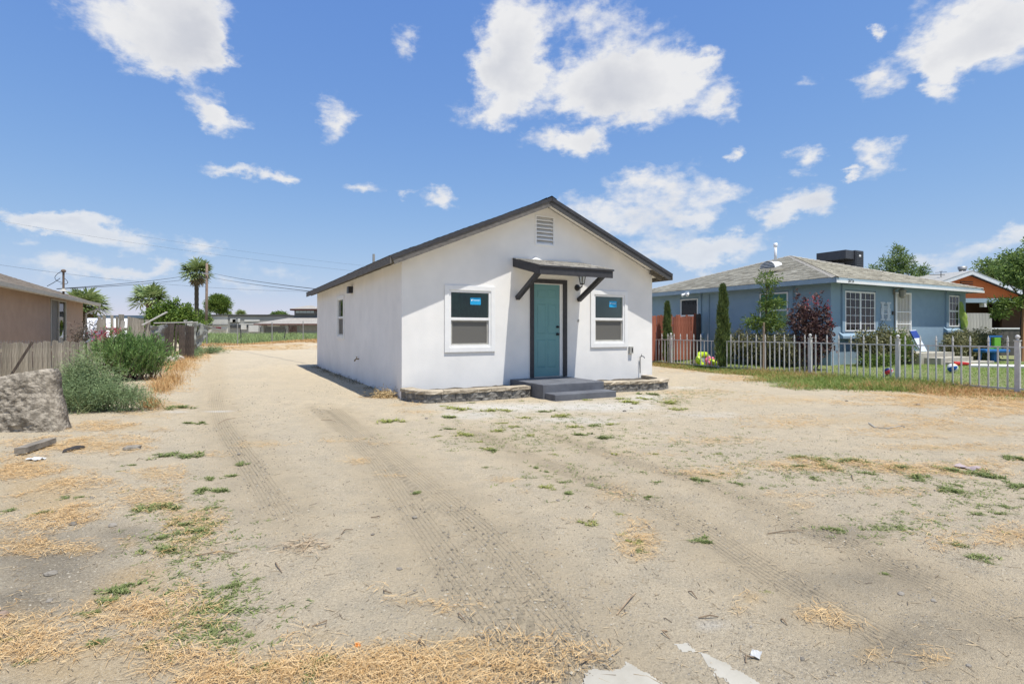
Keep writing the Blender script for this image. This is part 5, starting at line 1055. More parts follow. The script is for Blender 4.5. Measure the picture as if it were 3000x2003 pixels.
a, z = bll(2035, 861); fl = MB().tbox(TBl, a-.09, a+.09, .40, .47, z-.05, z+.06).tube([TBl(a-.09, .45, z-.01), TBl(a-.14, .58, z-.08)], [.04, .065], 8).tube([TBl(a+.09, .45, z-.01), TBl(a+.14, .58, z-.08)], [.04, .065], 8).build('flood_light', vinyl, bh)
# security door, porch lamp, monogram
a0, z1 = bf(2619.5, 856); a1, _ = bf(2663, 857); zb = .56; MB().tbox(TBf, a0, a1, .003, .02, zb, z1).build('front_door', MAT('cream_door', (.45,.40,.31), rough=.7), bh)
sdr = MB()
for b in ((a0-.02, a0+.05, zb, z1), (a1-.05, a1+.02, zb, z1), (a0+.05, a1-.05, z1-.06, z1), (a0+.05, a1-.05, zb, zb+.06), (a0+.05, a1-.05, zb+.95, zb+.98), (a0+.05, a1-.05, zb+1.38, zb+1.41)): sdr.tbox(TBf, b[0], b[1], .04, .075, b[2], b[3])
sdr = sdr.build('security_door', vinyl, bh)
for i in range(9): x = a0+.05+(a1-a0-.1)*(i+.5)/9; MB().tbox(TBf, x-.008, x+.008, .05, .066, zb+.06, z1-.06).build('bar', vinyl, sdr)
a, z = bf(2612, 905); 
pl = MB(); la_, lz_ = bf(2618, 856); pl.tbox(TBf, la_-.05, la_+.05, .002, .03, lz_-.08, lz_+.1).tube([TBf(la_, .03, lz_+.1), TBf(la_, .2, lz_+.16), TBf(la_, .28, lz_+.08)], .018, 6).lathe([(.04, -.24), (.10, -.2), (.12, .0), (.14, .02), (.05, .09), (0, .12)], TBf(la_, .28, lz_+.02), 8); pl.build('porch_lamp', MAT('tarnished_lamp', (.26,.25,.20), rough=.5), bh)
m0, mt = bf(2577.8, 884); m1, mb = bf(2608.8, 939); mono = MB(); mw = m1-m0; o0, o1 = .004, .022
for x in (m0+mw*.10, m0+mw*.66): mono.tbox(TBf, x+.02*0, x+mw*.22, o0, o1, mb+.06, mt-.06)
for x in (m0, m0+mw*.58): 
    for z in (mb, mt-.06): mono.tbox(TBf, x, x+mw*.42, o0, o1, z, z+.06)
zc = (mb+mt)/2; mono.tbox(TBf, m0+.02, m1-.02, o0, o1+.002, zc-.115, zc-.075); mono.tbox(TBf, m0+.02, m1-.02, o0, o1+.002, zc+.05, zc+.09); mono.tbox(TBf, m0+.02, m0+.05, o0, o1+.002, zc-.075, zc+.05).tbox(TBf, m1-.05, m1-.02, o0, o1+.002, zc-.075, zc+.05).tbox(TBf, m0+mw*.3, m0+mw*.7, o0, o1, zc+.12, zc+.17)
def swirl(c, r0, tr_, n=16, fl_=1): return [TBf(c[0]+fl_*(r0*(1-i/n*.75))*math.cos(i/n*tr_), .014, c[1]+(r0*(1-i/n*.75))*math.sin(i/n*tr_)) for i in range(n+1)]
mono.tube(swirl((m0+mw*.45, zc+.24), .06, 7), .008, 5).tube(swirl((m0+mw*.56, zc+.22), .05, 6, 16, -1), .008, 5).tube(swirl((m0+mw*.45, zc-.22), .08, 8), .009, 5).tube(swirl((m0+mw*.58, zc-.27), .08, 7, 16, -1), .009, 5).tube([TBf(m0+mw*.35, .014, mb+.1), TBf(m0+mw*.5, .014, zc-.3), TBf(m0+mw*.8, .014, zc-.2), TBf(m1, .014, zc-.17)], .008, 5)
mono = mono.build('monogram_plaque', MAT('pale_plaque', (.55,.60,.63), rough=.6), bh); text_mesh('plaque_lettering', 'HERRERA', .085, bpy.data.materials['pale_plaque'], mono, wallM(TBf, (m0+m1)/2, .008, zc-.012), .008, 1.0)
a, z = bf(2614.5, 920); MB().tbox(TBf, a-.05, a+.05, .003, .03, z-.02, z+.1).build('mailbox', blackmetal, bh)
MB().box(3.0, 5.3, -1.15, -.06, -.05, .545).build('porch_landing', conc, bh, bevel=.01); MB().box(3.25, 5.45, -1.62, -1.152, -.05, .40).build('porch_step', conc, bh, bevel=.01); MB().box(3.4, 5.7, -2.1, -1.622, -.05, .27).build('porch_step', conc, bh, bevel=.01)
# roof furniture
def onroof(xi, yi, dd): q = px(xi, yi, dd); return bh_inv @ q
bh_inv = Matrix.Translation(BC) @ Matrix.Rotation(ROT, 4, 'Z'); bh_inv = bh_inv.inverted()
q = onroof(2272, 760, 21.9); MB().tube([(q.x, q.y, q.z-.2), (q.x, q.y, q.z+.60)], .055, 12).lathe([(.062, .5), (.075, .54), (.075, .66), (0, .67)], (q.x, q.y, q.z), 12).build('flue_pipe', vinyl, bh, smooth=True)
q = onroof(2250, 783, 20.6); v = MB(); n = 12
arc = [(.33*math.cos(math.pi*i/n), .27*math.sin(math.pi*i/n)) for i in range(n+1)]; vs = [(q.x-.05, q.y-a, q.z-.04+z) for a, z in arc]+[(q.x+.40, q.y-a*.95, q.z+.09+z*.55) for a, z in arc]
v.add(vs, [(i, i+1, n+2+i, n+1+i) for i in range(n)]); dv = v.build('roof_vent', vinyl, bh); MB().add([(q.x-.03, q.y-a*.96, q.z-.04+z*.96) for a, z in arc], [tuple(range(n+1))]).build('vent_backing', darkgl, dv)
for i in range(4): z = q.z+.0+i*.055; w = .33*math.sqrt(max(.05, 1-((z-q.z+.04)/.27)**2)); MB().box(q.x-.05, q.x-.035, q.y-w, q.y+w, z, z+.02).build('slat', vinyl, dv)
a = px(2537, 733, 23.6); b = px(2418, 745, 25.8); ac = empty('rooftop_air_conditioner', 'dark grey rooftop air conditioner on the blue house roof', 'air conditioner', (a.x-.05, a.y, a.z-.85), ROT+R(0)); acm = MAT('dark_grey_metal', (.05,.052,.06), rough=.45, spec=.5)
MB().box(-.62, .0, .05, 1.55, .0, .82).build('cabinet', acm, ac, bevel=.015)
for i in range(9): MB().box(-.58, -.04, .03, .05, .08+i*.08, .12+i*.08).build('louvre', acm, ac)
MB().box(-.40, -.25, .018, .03, .55, .63).build('badge', vinyl, ac); MB().tube([(-.6, .7, .2), (-1.05, .7, .12), (-1.2, .8, -.2)], .2, 12).build('duct', vinyl, ac, smooth=True); MB().box(-1.25, -.62, .1, 1.4, .42, .8).build('hood', acm, ac, bevel=.01)
# ------------------------------------------------------------------ plants in the blue house yard
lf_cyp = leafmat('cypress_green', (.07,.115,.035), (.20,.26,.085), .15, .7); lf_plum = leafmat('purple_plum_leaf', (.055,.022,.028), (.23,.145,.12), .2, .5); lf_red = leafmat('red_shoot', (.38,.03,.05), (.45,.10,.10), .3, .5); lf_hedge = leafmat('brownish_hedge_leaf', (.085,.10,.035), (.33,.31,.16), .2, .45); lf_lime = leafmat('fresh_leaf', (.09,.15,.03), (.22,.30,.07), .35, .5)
def cypress(loc, h, w, label, seed, n):
    t = empty('italian_cypress', label, 'cypress', loc); r = np.random.default_rng(seed); trunk('trunk', [(0, 0, -.1), (0, 0, h*.5)], [.05, .02], bark, t); q = r.random(n)**.85; a = r.random(n)*6.28
    prof = np.minimum(1, q*6+.45)*np.clip(1-q, 0, 1)**.42*w/2; lump = 1+.30*np.sin(a*3+q*19)+.22*np.sin(a*7-q*37)+.16*r.normal(size=n); rad = prof*lump*(.5+.5*r.random(n)**.4)
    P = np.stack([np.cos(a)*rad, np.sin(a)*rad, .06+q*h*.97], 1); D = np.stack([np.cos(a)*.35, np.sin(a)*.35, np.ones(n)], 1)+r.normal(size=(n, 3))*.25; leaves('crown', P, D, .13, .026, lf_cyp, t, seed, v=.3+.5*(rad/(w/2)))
b = gz(px(2118, 1085, 17.9)); cypress(b, px(2118, 836, 17.9).z-b.z, .37, 'tall narrow cypress beside the blue house wall', 1, 8000)
b = gz(px(1955, 1070, 20.5)); cypress(b, px(1955, 887, 20.5).z-b.z, .28, 'slim cypress before the red wooden fence', 2, 5000)
def shrub(name, label, p, blobs, n, L_, W_, mat, seed, cat='bush', shoots=None, sub=8, spread=.3):
    t = empty(name, label, cat, p); rr = random.Random(seed); m = MB()
    for b in blobs: m.tube([(b[0]*.3, b[1]*.3, -.05), (b[0]*.7, b[1]*.7, b[2]*.5), (b[0], b[1], b[2]+b[5]*.4)], [.022, .014, .006], 5)
    m.build('stems', bark, t)['kind'] = 'stuff'; clump_crown('foliage', blobs, n, L_, W_, mat, t, seed, 0, sub, spread); return t
b = gz(px(2372, 1085, 16.4))
pl_ = shrub('purple_plum_shrub', 'tall purple-leaved plum shrub at the blue house corner', b, [(0,0,1.0,.5,.45,.5),(-.15,0,1.5,.45,.4,.4),(.2,.05,1.4,.42,.4,.5),(.0,0,.55,.35,.35,.4),(-.35,0,1.95,.13,.13,.45),(.22,0,2.0,.13,.13,.45),(.45,0,1.75,.13,.13,.4),(-.55,0,1.6,.14,.14,.35),(-.12,0,1.9,.16,.16,.35),(.55,0,1.15,.15,.15,.4),(.5,0,.75,.25,.25,.35)], 6800, .07, .042, lf_plum, 31, 'shrub', spread=.22)
r_ = np.random.default_rng(5); P = np.concatenate([np.array(c)+r_.normal(size=(18, 3))*np.array((.04, .04, .10)) for c in ((-.12,-.1,2.05),(.2,-.1,2.1),(.47,-.1,1.95),(.55,-.1,1.7),(.6,-.1,1.45),(.05,-.1,2.15))]); leaves('red_shoots', P, r_.normal(size=P.shape)+np.array((0, 0, .5)), .06, .035, lf_red, pl_, 6)['kind'] = 'stuff'
b = gz(px(2243, 1085, 16.9)); sp = empty('young_ash_tree', 'young green sapling beside the blue house window', 'tree', b); th_ = px(2243, 795, 16.9).z-b.z
trunk('trunk', [(.03, 0, -.1), (.0, 0, 1.0), (.02, 0, 2.0), (.06, 0, th_-.1)], [.035, .03, .022, .008], bark, sp)
clump_crown('crown', [(.08,0,th_-.25,.36,.3,.22),(.05,0,th_-.7,.16,.16,.35),(.1,0,2.05,.36,.32,.24),(.25,0,2.15,.35,.3,.16),(-.1,0,1.5,.42,.35,.26),(.28,0,1.6,.42,.36,.26),(-.4,0,1.55,.38,.25,.18),(.3,0,1.35,.3,.3,.15)], 2200, .13, .032, lf_lime, sp, 33, .25, 8, .3)
b = gz(px(2236, 1085, 16.6)); st2 = MB().bar((0, 0, -.1), (.03, .02, 1.55), .045).build('wooden_stake', MAT('stake_wood', (.36,.27,.19), rough=.9), None, loc=b); tag(st2, 'pale wooden stake supporting the young sapling', 'stake')
def hedge(p, q, h, w, n, label, seed, L_=.07, W_=.04, mat=None):
    p, q = Vector(p), Vector(q); t = empty('hedge', label, 'hedge', gz(p)); d = q-p; k = max(2, int(d.length/.45)); rr = random.Random(seed); bl_ = []
    for i in range(k+1):
        c = d*(i/k); hh_ = h*(.82+.3*rr.random()); z = h1(p.x+c.x, p.y+c.y)-t.location.z; bl_.append((c.x+rr.uniform(-.1, .1), c.y+rr.uniform(-.1, .1), z+hh_*.62, .36, .36, hh_*.42)); bl_.append((c.x, c.y, z+hh_*.32, .34, .34, hh_*.34))
    m = MB()
    for b in bl_: m.tube([(b[0], b[1], -.1), (b[0]+rr.uniform(-.1, .1), b[1], b[2])], [.02, .008], 5)
    m.build('stems', bark, t)['kind'] = 'stuff'; clump_crown('foliage', bl_, n, L_, W_, mat or lf_hedge, t, seed, .1, 8, .3)
W0 = lambda x, y: bh_inv.inverted() @ Vector((x, y, 0))
hedge(W0(-.75, 3.3), W0(-.75, .8), 1.12, .5, 11000, 'brownish hedge along the blue side wall', 41)
hedge(W0(.75, -.75), W0(2.75, -.75), 1.15, .5, 11000, 'leafy hedge below the large sliding window', 42)
hedge(W0(1.9, -.95), W0(2.9, -.75), 1.15, .5, 2800, 'bright green shrub beside the porch steps', 45, .07, .04, lf_lime)
hedge(W0(5.75, -.85), W0(9.1, -.75), 1.15, .5, 15000, 'dark leafy hedge right of the porch steps', 43)
hedge(W0(.3, -1.05), W0(1.0, -1.15), .42, .3, 1200, 'low green plants with white flowers at the house corner', 44, .07, .04, lf_lime)
# ------------------------------------------------------------------ red wooden fence between the two houses
redw = MAT('red_stained_wood', (.36,.13,.08), (.27,.085,.05), scale=6, rough=.9, bump=.5, bscale=20, bdist=.006, stretch=(8,8,.7), objrand=.2)
rp_ = W0(-.04, 5.25); rfz = h1(rp_.x, rp_.y); rf_ = empty('red_wood_fence', 'red stained board fence with gate between white and blue houses', 'fence', (rp_.x, rp_.y, rfz), ROT+math.pi); s = .05; rr = random.Random(17)
while s < 4.2:
    w = .135; h = 1.74+rr.uniform(-.04, .05)
    if s < .35: h += .1
    board_mesh(w, h, .02, True).build('board', darkwood if s < .3 else redw, rf_, loc=(s+w/2, rr.uniform(-.01, .01), -.02), rot=(0, rr.uniform(-.012, .012), 0)); s += w+.006
    if 1.2 < s < 1.28: s += .10
for z in (.3, 1.3): MB().box(.05, 4.2, -.06, -.02, z, z+.08).build('rail', redw, rf_)
# ------------------------------------------------------------------ toys and yard clutter
lime = MAT('lime_vinyl', (.50,.68,.02), (.42,.60,.02), rough=.3, spec=.5); pink = MAT('pink_vinyl', (.62,.12,.22), rough=.35, spec=.5)
q = gz(px(2062, 1064, 18.9)); toy = empty('inflatable_ring', 'deflated lime and pink inflatable pool ring lying on grass', 'pool toy', q)
def torus(R0, r0, M, seed, nu=22, nv=10):
    V = []; rr = random.Random(seed)
    for i in range(nu):
        a = 2*math.pi*i/nu; k = r0*(1+.18*math.sin(a*6+seed))
        for j in range(nv): b = 2*math.pi*j/nv; V.append(M @ Vector(((R0+k*math.cos(b))*math.cos(a), (R0+k*math.cos(b))*math.sin(a), k*.85*math.sin(b))))
    return MB().add(V, [(i*nv+j, i*nv+(j+1) % nv, ((i+1) % nu)*nv+(j+1) % nv, ((i+1) % nu)*nv+j) for i in range(nu) for j in range(nv)])
torus(.22, .11, Matrix.Translation((0, 0, .26)) @ Matrix.Rotation(R(70), 4, 'X') @ Matrix.Rotation(R(20), 4, 'Y'), 1).build('ring', lime, toy, smooth=True); torus(.17, .09, Matrix.Translation((.33, -.1, .16)) @ Matrix.Rotation(R(35), 4, 'Y'), 2).build('ring', lime, toy, smooth=True)
torus(.10, .09, Matrix.Translation((.18, -.12, .24)) @ Matrix.Rotation(R(60), 4, 'X'), 3).build('seat', pink, toy, smooth=True); torus(.07, .06, Matrix.Translation((.55, -.05, .17)) @ Matrix.Rotation(R(80), 4, 'X'), 4).build('float', pink, toy, smooth=True)
q = gz(px(2052, 1050, 19.8)); o = MB().lathe([(.05, 0), (.26, .05), (.28, .3), (.2, .34), (.05, .3)], n=14).build('grey_tub', MAT('grey_plastic_tub', (.27,.31,.32), rough=.5), None, loc=(q.x, q.y, q.z+.12), rot=(R(65), 0, R(20))); tag(o, 'grey plastic tub tipped up behind the inflatable ring', 'tub')
q = gz(px(2036, 1058, 19.6)); rock('log_stump', q, .24, 'short brown log beside the red fence', seed=60, mat=bark, sq=(1.1,.8,.75), cat='log')
def ball(p, r0, label, cols):
    t = empty('play_ball', label, 'ball', p); nu, nv = 18, 10; M = Matrix.Translation((0, 0, r0)) @ Matrix.Rotation(R(60), 4, 'X') @ Matrix.Rotation(R(25), 4, 'Y')
    for k in range(6):                                              # six gores
        V = [M @ Vector((r0*math.sin(math.pi*j/nv)*math.cos(2*math.pi*(3*k+i)/nu), r0*math.sin(math.pi*j/nv)*math.sin(2*math.pi*(3*k+i)/nu), r0*math.cos(math.pi*j/nv))) for j in range(nv+1) for i in range(4)]
        MB().add(V, [(j*4+i, j*4+i+1, j*4+i+5, j*4+i+4) for j in range(nv) for i in range(3)]).build('panel', cols[k % len(cols)], t, smooth=True)
bw = MAT('ball_white', (.75,.75,.72), rough=.35); 
ball(gz(px(2604, 1091, 14.6)), .11, 'red white and navy ball on the lawn', [MAT('ball_red', (.55,.04,.06), rough=.35), bw, MAT('ball_navy', (.02,.03,.10), rough=.35)])
ball(gz(px(2791, 1094, 14.4)), .125, 'white ball with yellow and blue patches on the lawn', [bw, MAT('ball_yellow', (.65,.48,.02), rough=.35), bw, MAT('ball_blue', (.02,.10,.35), rough=.35)])
a = px(2706, 1030, 17.2); b = px(2673, 968, 17.6); o = MB().bar(Vector((0, 0, 0)), b-a, .20, .05, up=(0, -1, .3)).build('toy_board', MAT('white_toy_plastic', (.68,.72,.78), rough=.4), None, loc=a); tag(o, 'white and blue plastic board leaning on the porch steps', 'board'); pb_ = MB().bar((b-a)*.62, (b-a)*.97, .21, .055, up=(0, -1, .3)).build('blue_end', MAT('royal_blue', (.02,.06,.28), rough=.4), o)
q = gz(px(2818, 1066, 17.0)); o = MB().tube([(-.28, 0, .07), (.05, 0, .07), (.22, 0, .06), (.34, 0, .055)], [.07, .06, .04, .012], 10).build('toy_bat', MAT('red_toy', (.50,.03,.025), rough=.4), None, loc=q); tag(o, 'red plastic toy lying on the lawn by the steps', 'toy'); MB().tube([(.30, 0, .056), (.46, 0, .05)], [.022, .008], 8).build('tip', MAT('yellow_toy', (.6,.5,.03), rough=.4), o)
q = gz(px(2905, 1052, 19.0)); kt = empty('play_table', 'blue plastic childrens activity table with a green toy', 'play table', q); bluep = MAT('blue_plastic', (.03,.16,.42), rough=.4); MB().box(-.45, .42, -.28, .28, .34, .46).build('tray', bluep, kt, bevel=.04); MB().tube([(.1, 0, 0), (.1, 0, .36)], .12, 10).build('leg', bluep, kt); MB().tube([(-.36, .1, 0), (-.3, .1, .36)], .05, 8).build('leg', bluep, kt); MB().box(-.12, .30, -.05, .05, .46, .50).box(.05, .28, -.06, .06, .50, .86).build('play_panel', MAT('green_toy', (.18,.48,.05), rough=.4), kt, bevel=.01); MB().box(-.1, .35, -.03, .03, .88, .94).box(-.1, -.06, -.03, .03, .46, .88).build('arch', bluep, kt)
edge = [gp(2840, 1081), gp(2900, 1082), gp(2960, 1083), gp(3040, 1085)]; o = MB().tube([e-edge[0]+Vector((0, 0, .10)) for e in edge], .05, 6).build('lawn_edging', vinyl, None, loc=edge[0]); tag(o, 'pale edging strip laid across the lawn', 'edging')
# white board gate beyond the blue house and the closed green parasol
gp_ = px(2829, 1010, 23.0); gt = empty('white_board_gate', 'whitewashed board gate beside the blue house', 'gate', (gp_.x+.05, gp_.y, h1(gp_.x, gp_.y)), R(6)); s = 0; ww_ = MAT('whitewashed_board', (.52,.50,.46), (.40,.385,.35), scale=5, rough=.9, stretch=(6,6,.6), objrand=.1)
while s < 1.12: board_mesh(.14, 1.86, .02, False).build('board', ww_, gt, loc=(s+.07, 0, 0)); s += .148
for z in (.3, 1.5): MB().box(0, 1.15, .015, .05, z, z+.09).build('rail', ww_, gt)
q = px(2836, 950, 20.6); pr = empty('closed_parasol', 'closed lime green parasol leaning against the white gate', 'parasol', (q.x+.35, q.y+.6, h1(q.x, q.y))); MB().tube([(.2, 0, 0), (-.12, .1, 2.25)], .02, 8).build('pole', greyplastic, pr)
V = []; n = 12
for i in range(14):
    w = i/13; rad_ = .02+.14*math.sin(w*2.6)*(1-.2*w); c = Vector((.08, .04, .95)).lerp(Vector((-.12, .1, 2.25)), w)
    for k in range(n): a = 2*math.pi*k/n; rf2 = rad_*(1+.3*math.sin(k*2.1+i*.8)); V.append((c.x+rf2*math.cos(a), c.y+rf2*math.sin(a), c.z))
MB().add(V, [(i*n+k, i*n+(k+1) % n, (i+1)*n+(k+1) % n, (i+1)*n+k) for i in range(13) for k in range(n)]).build('canopy', MAT('lime_canvas', (.30,.42,.06), (.38,.50,.16), scale=7, rough=.8), pr, smooth=True)
# ------------------------------------------------------------------ orange house and carport at the right edge
orange = MAT('orange_stucco', (.50,.13,.035), (.44,.115,.03), scale=2, rough=.95, bump=.3, bscale=40, bdist=.01); whitew = MAT('white_trim_paint', (.70,.69,.66), rough=.7); brownw = MAT('brown_wall', (.13,.075,.05), (.11,.065,.045), rough=.9)
OP = px(2829, 797, 28.5); og = empty('orange_house', 'orange stucco house with white gable trim behind a carport', 'house', (OP.x, OP.y, 0), R(12)); oz = OP.z; hwid = 4.6; pch = .30
Tof = lambda a, o, z: (a, -o, z)
MB().wall([(-hwid, 0), (hwid, 0), (hwid, oz-.1-hwid*pch), (0, oz-.1), (-hwid, oz-.1-hwid*pch)], [], Tof, .1).build('wall', orange, og); MB().box(-hwid, hwid, .02, 9, 0, oz-.12-hwid*pch).build('wall', orange, og)
for sg in (-1, 1):
    MB().add([(0, -.35, oz-.16), (0, -.35, oz+.02), (sg*(hwid+.4), -.35, oz+.02-(hwid+.4)*pch), (sg*(hwid+.4), -.35, oz-.16-(hwid+.4)*pch), (0, -.30, oz-.16), (0, -.30, oz+.02), (sg*(hwid+.4), -.30, oz+.02-(hwid+.4)*pch), (sg*(hwid+.4), -.30, oz-.16-(hwid+.4)*pch)], ((0,1,2,3),(4,7,6,5),(0,4,5,1),(1,5,6,2),(2,6,7,3),(3,7,4,0))).build('rake_board', whitew, og)
    MB().add([(0, -.36, oz+.025), (sg*(hwid+.42), -.36, oz+.025-(hwid+.42)*pch), (sg*(hwid+.42), 9.3, oz+.025-(hwid+.42)*pch), (0, 9.3, oz+.025), (0, -.36, oz+.06), (sg*(hwid+.42), -.36, oz+.06-(hwid+.42)*pch), (sg*(hwid+.42), 9.3, oz+.06-(hwid+.42)*pch), (0, 9.3, oz+.06)], ((0,1,2,3),(4,7,6,5),(0,4,5,1),(1,5,6,2),(2,6,7,3))).build('roof', greyplastic, og)
gv = MB().box(-.35, .45, -.03, .0, oz-.95, oz-.5).build('gable_vent', brownw, og)
for i in range(4): MB().box(-.33, .43, -.05, -.03, oz-.93+i*.11, oz-.88+i*.11).build('slat', orange, gv)
MB().tube([(1.7, 1.5, oz-.5), (1.7, 1.5, oz+.35)], .16, 12).lathe([(.2, .33), (.22, .5), (0, .52)], (1.7, 1.5, oz), 12).build('flue', galv, og, smooth=True)
MB().tube([(-1.0, .5, oz-.4), (-1.0, .5, oz+.05)], .02, 6).tube([(-1.7, .5, oz-.12), (-.75, .5, oz-.10)], .018, 6).tube([(-1.15, .3, oz+.05), (-.85, .7, oz+.08)], .012, 5).tube([(-1.15, .7, oz+.02), (-.85, .3, oz+.02)], .012, 5).build('antenna', darkgl, og)
cp = px(2829, 878, 25.2); cz = cp.z; ct = empty('carport', 'dark open carport with blue-grey roof beam beside the orange house', 'carport', (cp.x-.2, cp.y, 0), R(4)); MB().box(-.3, 7.5, -.1, 3.2, cz-.02, cz+.05).build('roof', bl_trim, ct); MB().box(-.3, 7.5, -.16, -.101, cz-.14, cz+.06).build('roof_beam', bl_trim, ct); MB().box(-.3, 8, 2.9, 3.0, 0, cz-.02).build('back_wall', brownw, ct)
for x in (1.0, 2.9): MB().box(x, x+.12, -.15, .1, cz-.34, cz-.15).build('rafter_end', whitew, ct)
for x in (-.25, 7.2): MB().box(x, x+.12, 0, .12, 0, cz-.02).build('post', whitew, ct)
MB().box(3.5, 8.0, 1.4, 1.5, .1, cz-.1).build('side_screen', brownw, ct)
lw_ = px(2906, 960, 24); lo = empty('low_block_wall', 'low dark wall with pale cap below the carport', 'wall', (lw_.x, lw_.y, 0), R(4)); MB().box(0, 6, 0, .2, 0, lw_.z-.06).build('wall', MAT('dark_block_wall', (.13,.12,.105), (.08,.075,.07), scale=5, rough=.95, bump=.5, bscale=20, bdist=.02), lo); MB().box(-.03, 6, -.03, .23, lw_.z-.06, lw_.z).build('cap', vinyl, lo)
# staked young tree at the right edge and trees behind the roofs
b = gz(px(2985, 1050, 19.6)); rt = empty('staked_street_tree', 'leafy young tree tied to a wooden stake at the yard edge', 'tree', b)
trunk('trunk', [(.15, .1, -.1), (.2, .1, 1.5), (.3, .1, 2.6), (.35, .1, 3.4)], [.05, .045, .04, .02], bark, rt, [([(.25, .1, 2.2), (-.6, 0, 3.1)], [.025, .01]), ([(.3, .1, 2.4), (.9, 0, 3.3)], [.025, .01])])
clump_crown('crown', [(.5,.1,3.3,.8,.8,.6),(-.25,0,3.2,.5,.5,.35),(.15,0,3.75,.55,.5,.35),(-.75,0,3.38,.3,.3,.12),(.9,.1,4.2,.6,.6,.5),(-.05,-.1,2.85,.5,.5,.3),(1.2,.0,3.0,.8,.8,.7)], 4800, .13, .055, lf_tree, rt, 51, .35, 8, .25)
clump_crown('lower_shoots', [(-.55,-.1,2.12,.45,.35,.12),(.2,-.1,2.2,.5,.3,.16),(-.75,-.1,1.75,.32,.25,.2),(.6,0,1.9,.45,.3,.3)], 1500, .16, .045, lf_lime, rt, 52, .3, 8, .3)
o = MB().bar((0, 0, -.1), (.13, .05, 2.32), .07).build('tree_stake', MAT('orange_stake_wood', (.40,.21,.10), (.33,.17,.08), rough=.8, scale=10, stretch=(5,5,.5)), None, loc=(b.x-.12, b.y-.25, b.z)); tag(o, 'brown wooden stake holding the young tree with cord', 'stake')
MB().tube(arcpts((.07, 0, 1.55), (1.2, .2, 1.05), .1, 8), .012, 5).build('cord', vinyl, o)
p = gz(px(2625, 1000, 31)); tree('willow_tree', 'feathery green tree rising behind the blue house roof', p, [(.2,0,4.1,.9,.8,.8),(-.9,0,3.8,.8,.7,.7),(1.2,0,3.7,.9,.8,.6),(.1,0,5.2,.45,.4,.9),(-.5,0,4.7,.4,.4,.7),(.7,0,4.9,.35,.35,.6),(1.5,0,4.4,.4,.3,.5),(2.0,0,3.7,.6,.4,.35),(-1.6,0,3.9,.5,.4,.4),(-1.3,0,4.5,.25,.25,.4)], 9000, .20, .045, lf_willow, 61, [(0, 0, -.2), (.1, 0, 2.5), (.1, 0, 4.4)], [.2, .14, .05], [([(0, 0, 2), (-1.2, 0, 4)], [.08, .03]), ([(0, 0, 2.2), (1.4, 0, 4)], [.08, .03])], spread=.35, droop=.1)
p = gz(px(2975, 1000, 34)); tree('broad_tree', 'large dusty green tree behind the orange house', p, [(0,0,5.2,1.3,1.2,.9),(-1.0,0,4.6,1.1,1,.8),(1.2,0,5.2,1.3,1,1),(-1.6,0,5.1,.7,.6,.5),(.2,0,4.2,1.5,1.2,.9)], 8000, .2, .09, lf_willow, 62, [(0, 0, -.2), (.0, 0, 3), (.1, 0, 5)], [.25, .18, .08], spread=.3)
p = gz(px(2880, 1000, 40)); tree('small_tree', 'small tree top showing beside the orange house flue', p, [(0,0,4.6,.7,.6,.5),(.7,0,4.4,.6,.6,.4)], 1500, .18, .09, lf_willow, 63, [(0, 0, -.2), (0, 0, 4.2)], [.12, .06])
# ------------------------------------------------------------------ straw, weeds and grass on the ground
strawm = leafmat('dry_straw', (.47,.285,.11), (.76,.56,.30), .15, .7); weedg = leafmat('green_weed_leaf', (.11,.155,.045), (.31,.34,.13), .25, .7); weedy = leafmat('yellow_green_weed', (.18,.23,.05), (.44,.42,.15), .25, .7)
rg = np.random.default_rng(77)
def straw():
    P = []; 
    for (cx, cy, rx, ry, s) in DRY:
        c = gp(cx, cy); ax = rx/F*c.y; ay = max(.06, (gp(cx, cy-ry*.8).y-gp(cx, cy+ry*.8).y)/1.6)
        dens = 13000*s*s/(1+(c.y/3.0)**1.7); n = int(min(34000, math.pi*ax*ay*dens))
        a = rg.random(n)*6.283; rad = np.sqrt(rg.random(n))*1.2*(1+.18*np.sin(a*3+cx)+.12*np.sin(a*7+cy)); dy = np.sin(a)*rad*ay; dx = np.cos(a)*rad*ax+dy*c.x/c.y
        P.append(np.stack([c.x+dx, c.y+dy], 1))
    P = np.concatenate(P); ok = (P[:, 1] > .9) & (fbm(P[:, 0]*2.2+3, P[:, 1]*2.2, 3) > -.10+.06*rg.normal(size=len(P))); P = P[ok]
    n = len(P); z = H(P[:, 0], P[:, 1])+.004+.018*rg.random(n)**2; pos = np.stack([P[:, 0], P[:, 1], z], 1)
    a = rg.random(n)*6.283; d = np.stack([np.cos(a), np.sin(a), .12*rg.normal(size=n)], 1); dist = P[:, 1]
    L_ = (.018+.055*rg.random(n)**2.5)*(1+dist/12); w = .0008+.0008*rg.random(n)+.00036*dist; s = np.stack([-np.sin(a), np.cos(a), .3*rg.normal(size=n)], 1)*w[:, None]/2
    m = pos+d*L_[:, None]*.5+np.array((0, 0, 1.))*(.006*rg.random(n))[:, None]; a2 = a+.4*rg.normal(size=n); t = m+np.stack([np.cos(a2), np.sin(a2), .1*rg.normal(size=n)], 1)*L_[:, None]*.5; t[:, 2] = np.maximum(t[:, 2], z)
    V = np.stack([pos-s, pos+s, m+s, m-s, t+s*.6, t-s*.6], 1).reshape(-1, 3); b = np.arange(n)[:, None]*6
    o = mesh_np('dry_straw', V, np.concatenate([b+np.array([[0, 1, 2, 3]]), b+np.array([[3, 2, 4, 5]])], 0), strawm, None, {'v': np.repeat(rg.random(n), 6)})
    tag(o, 'golden dry straw strewn in patches over the dirt', 'straw', kind='stuff'); return n
ns_ = straw()
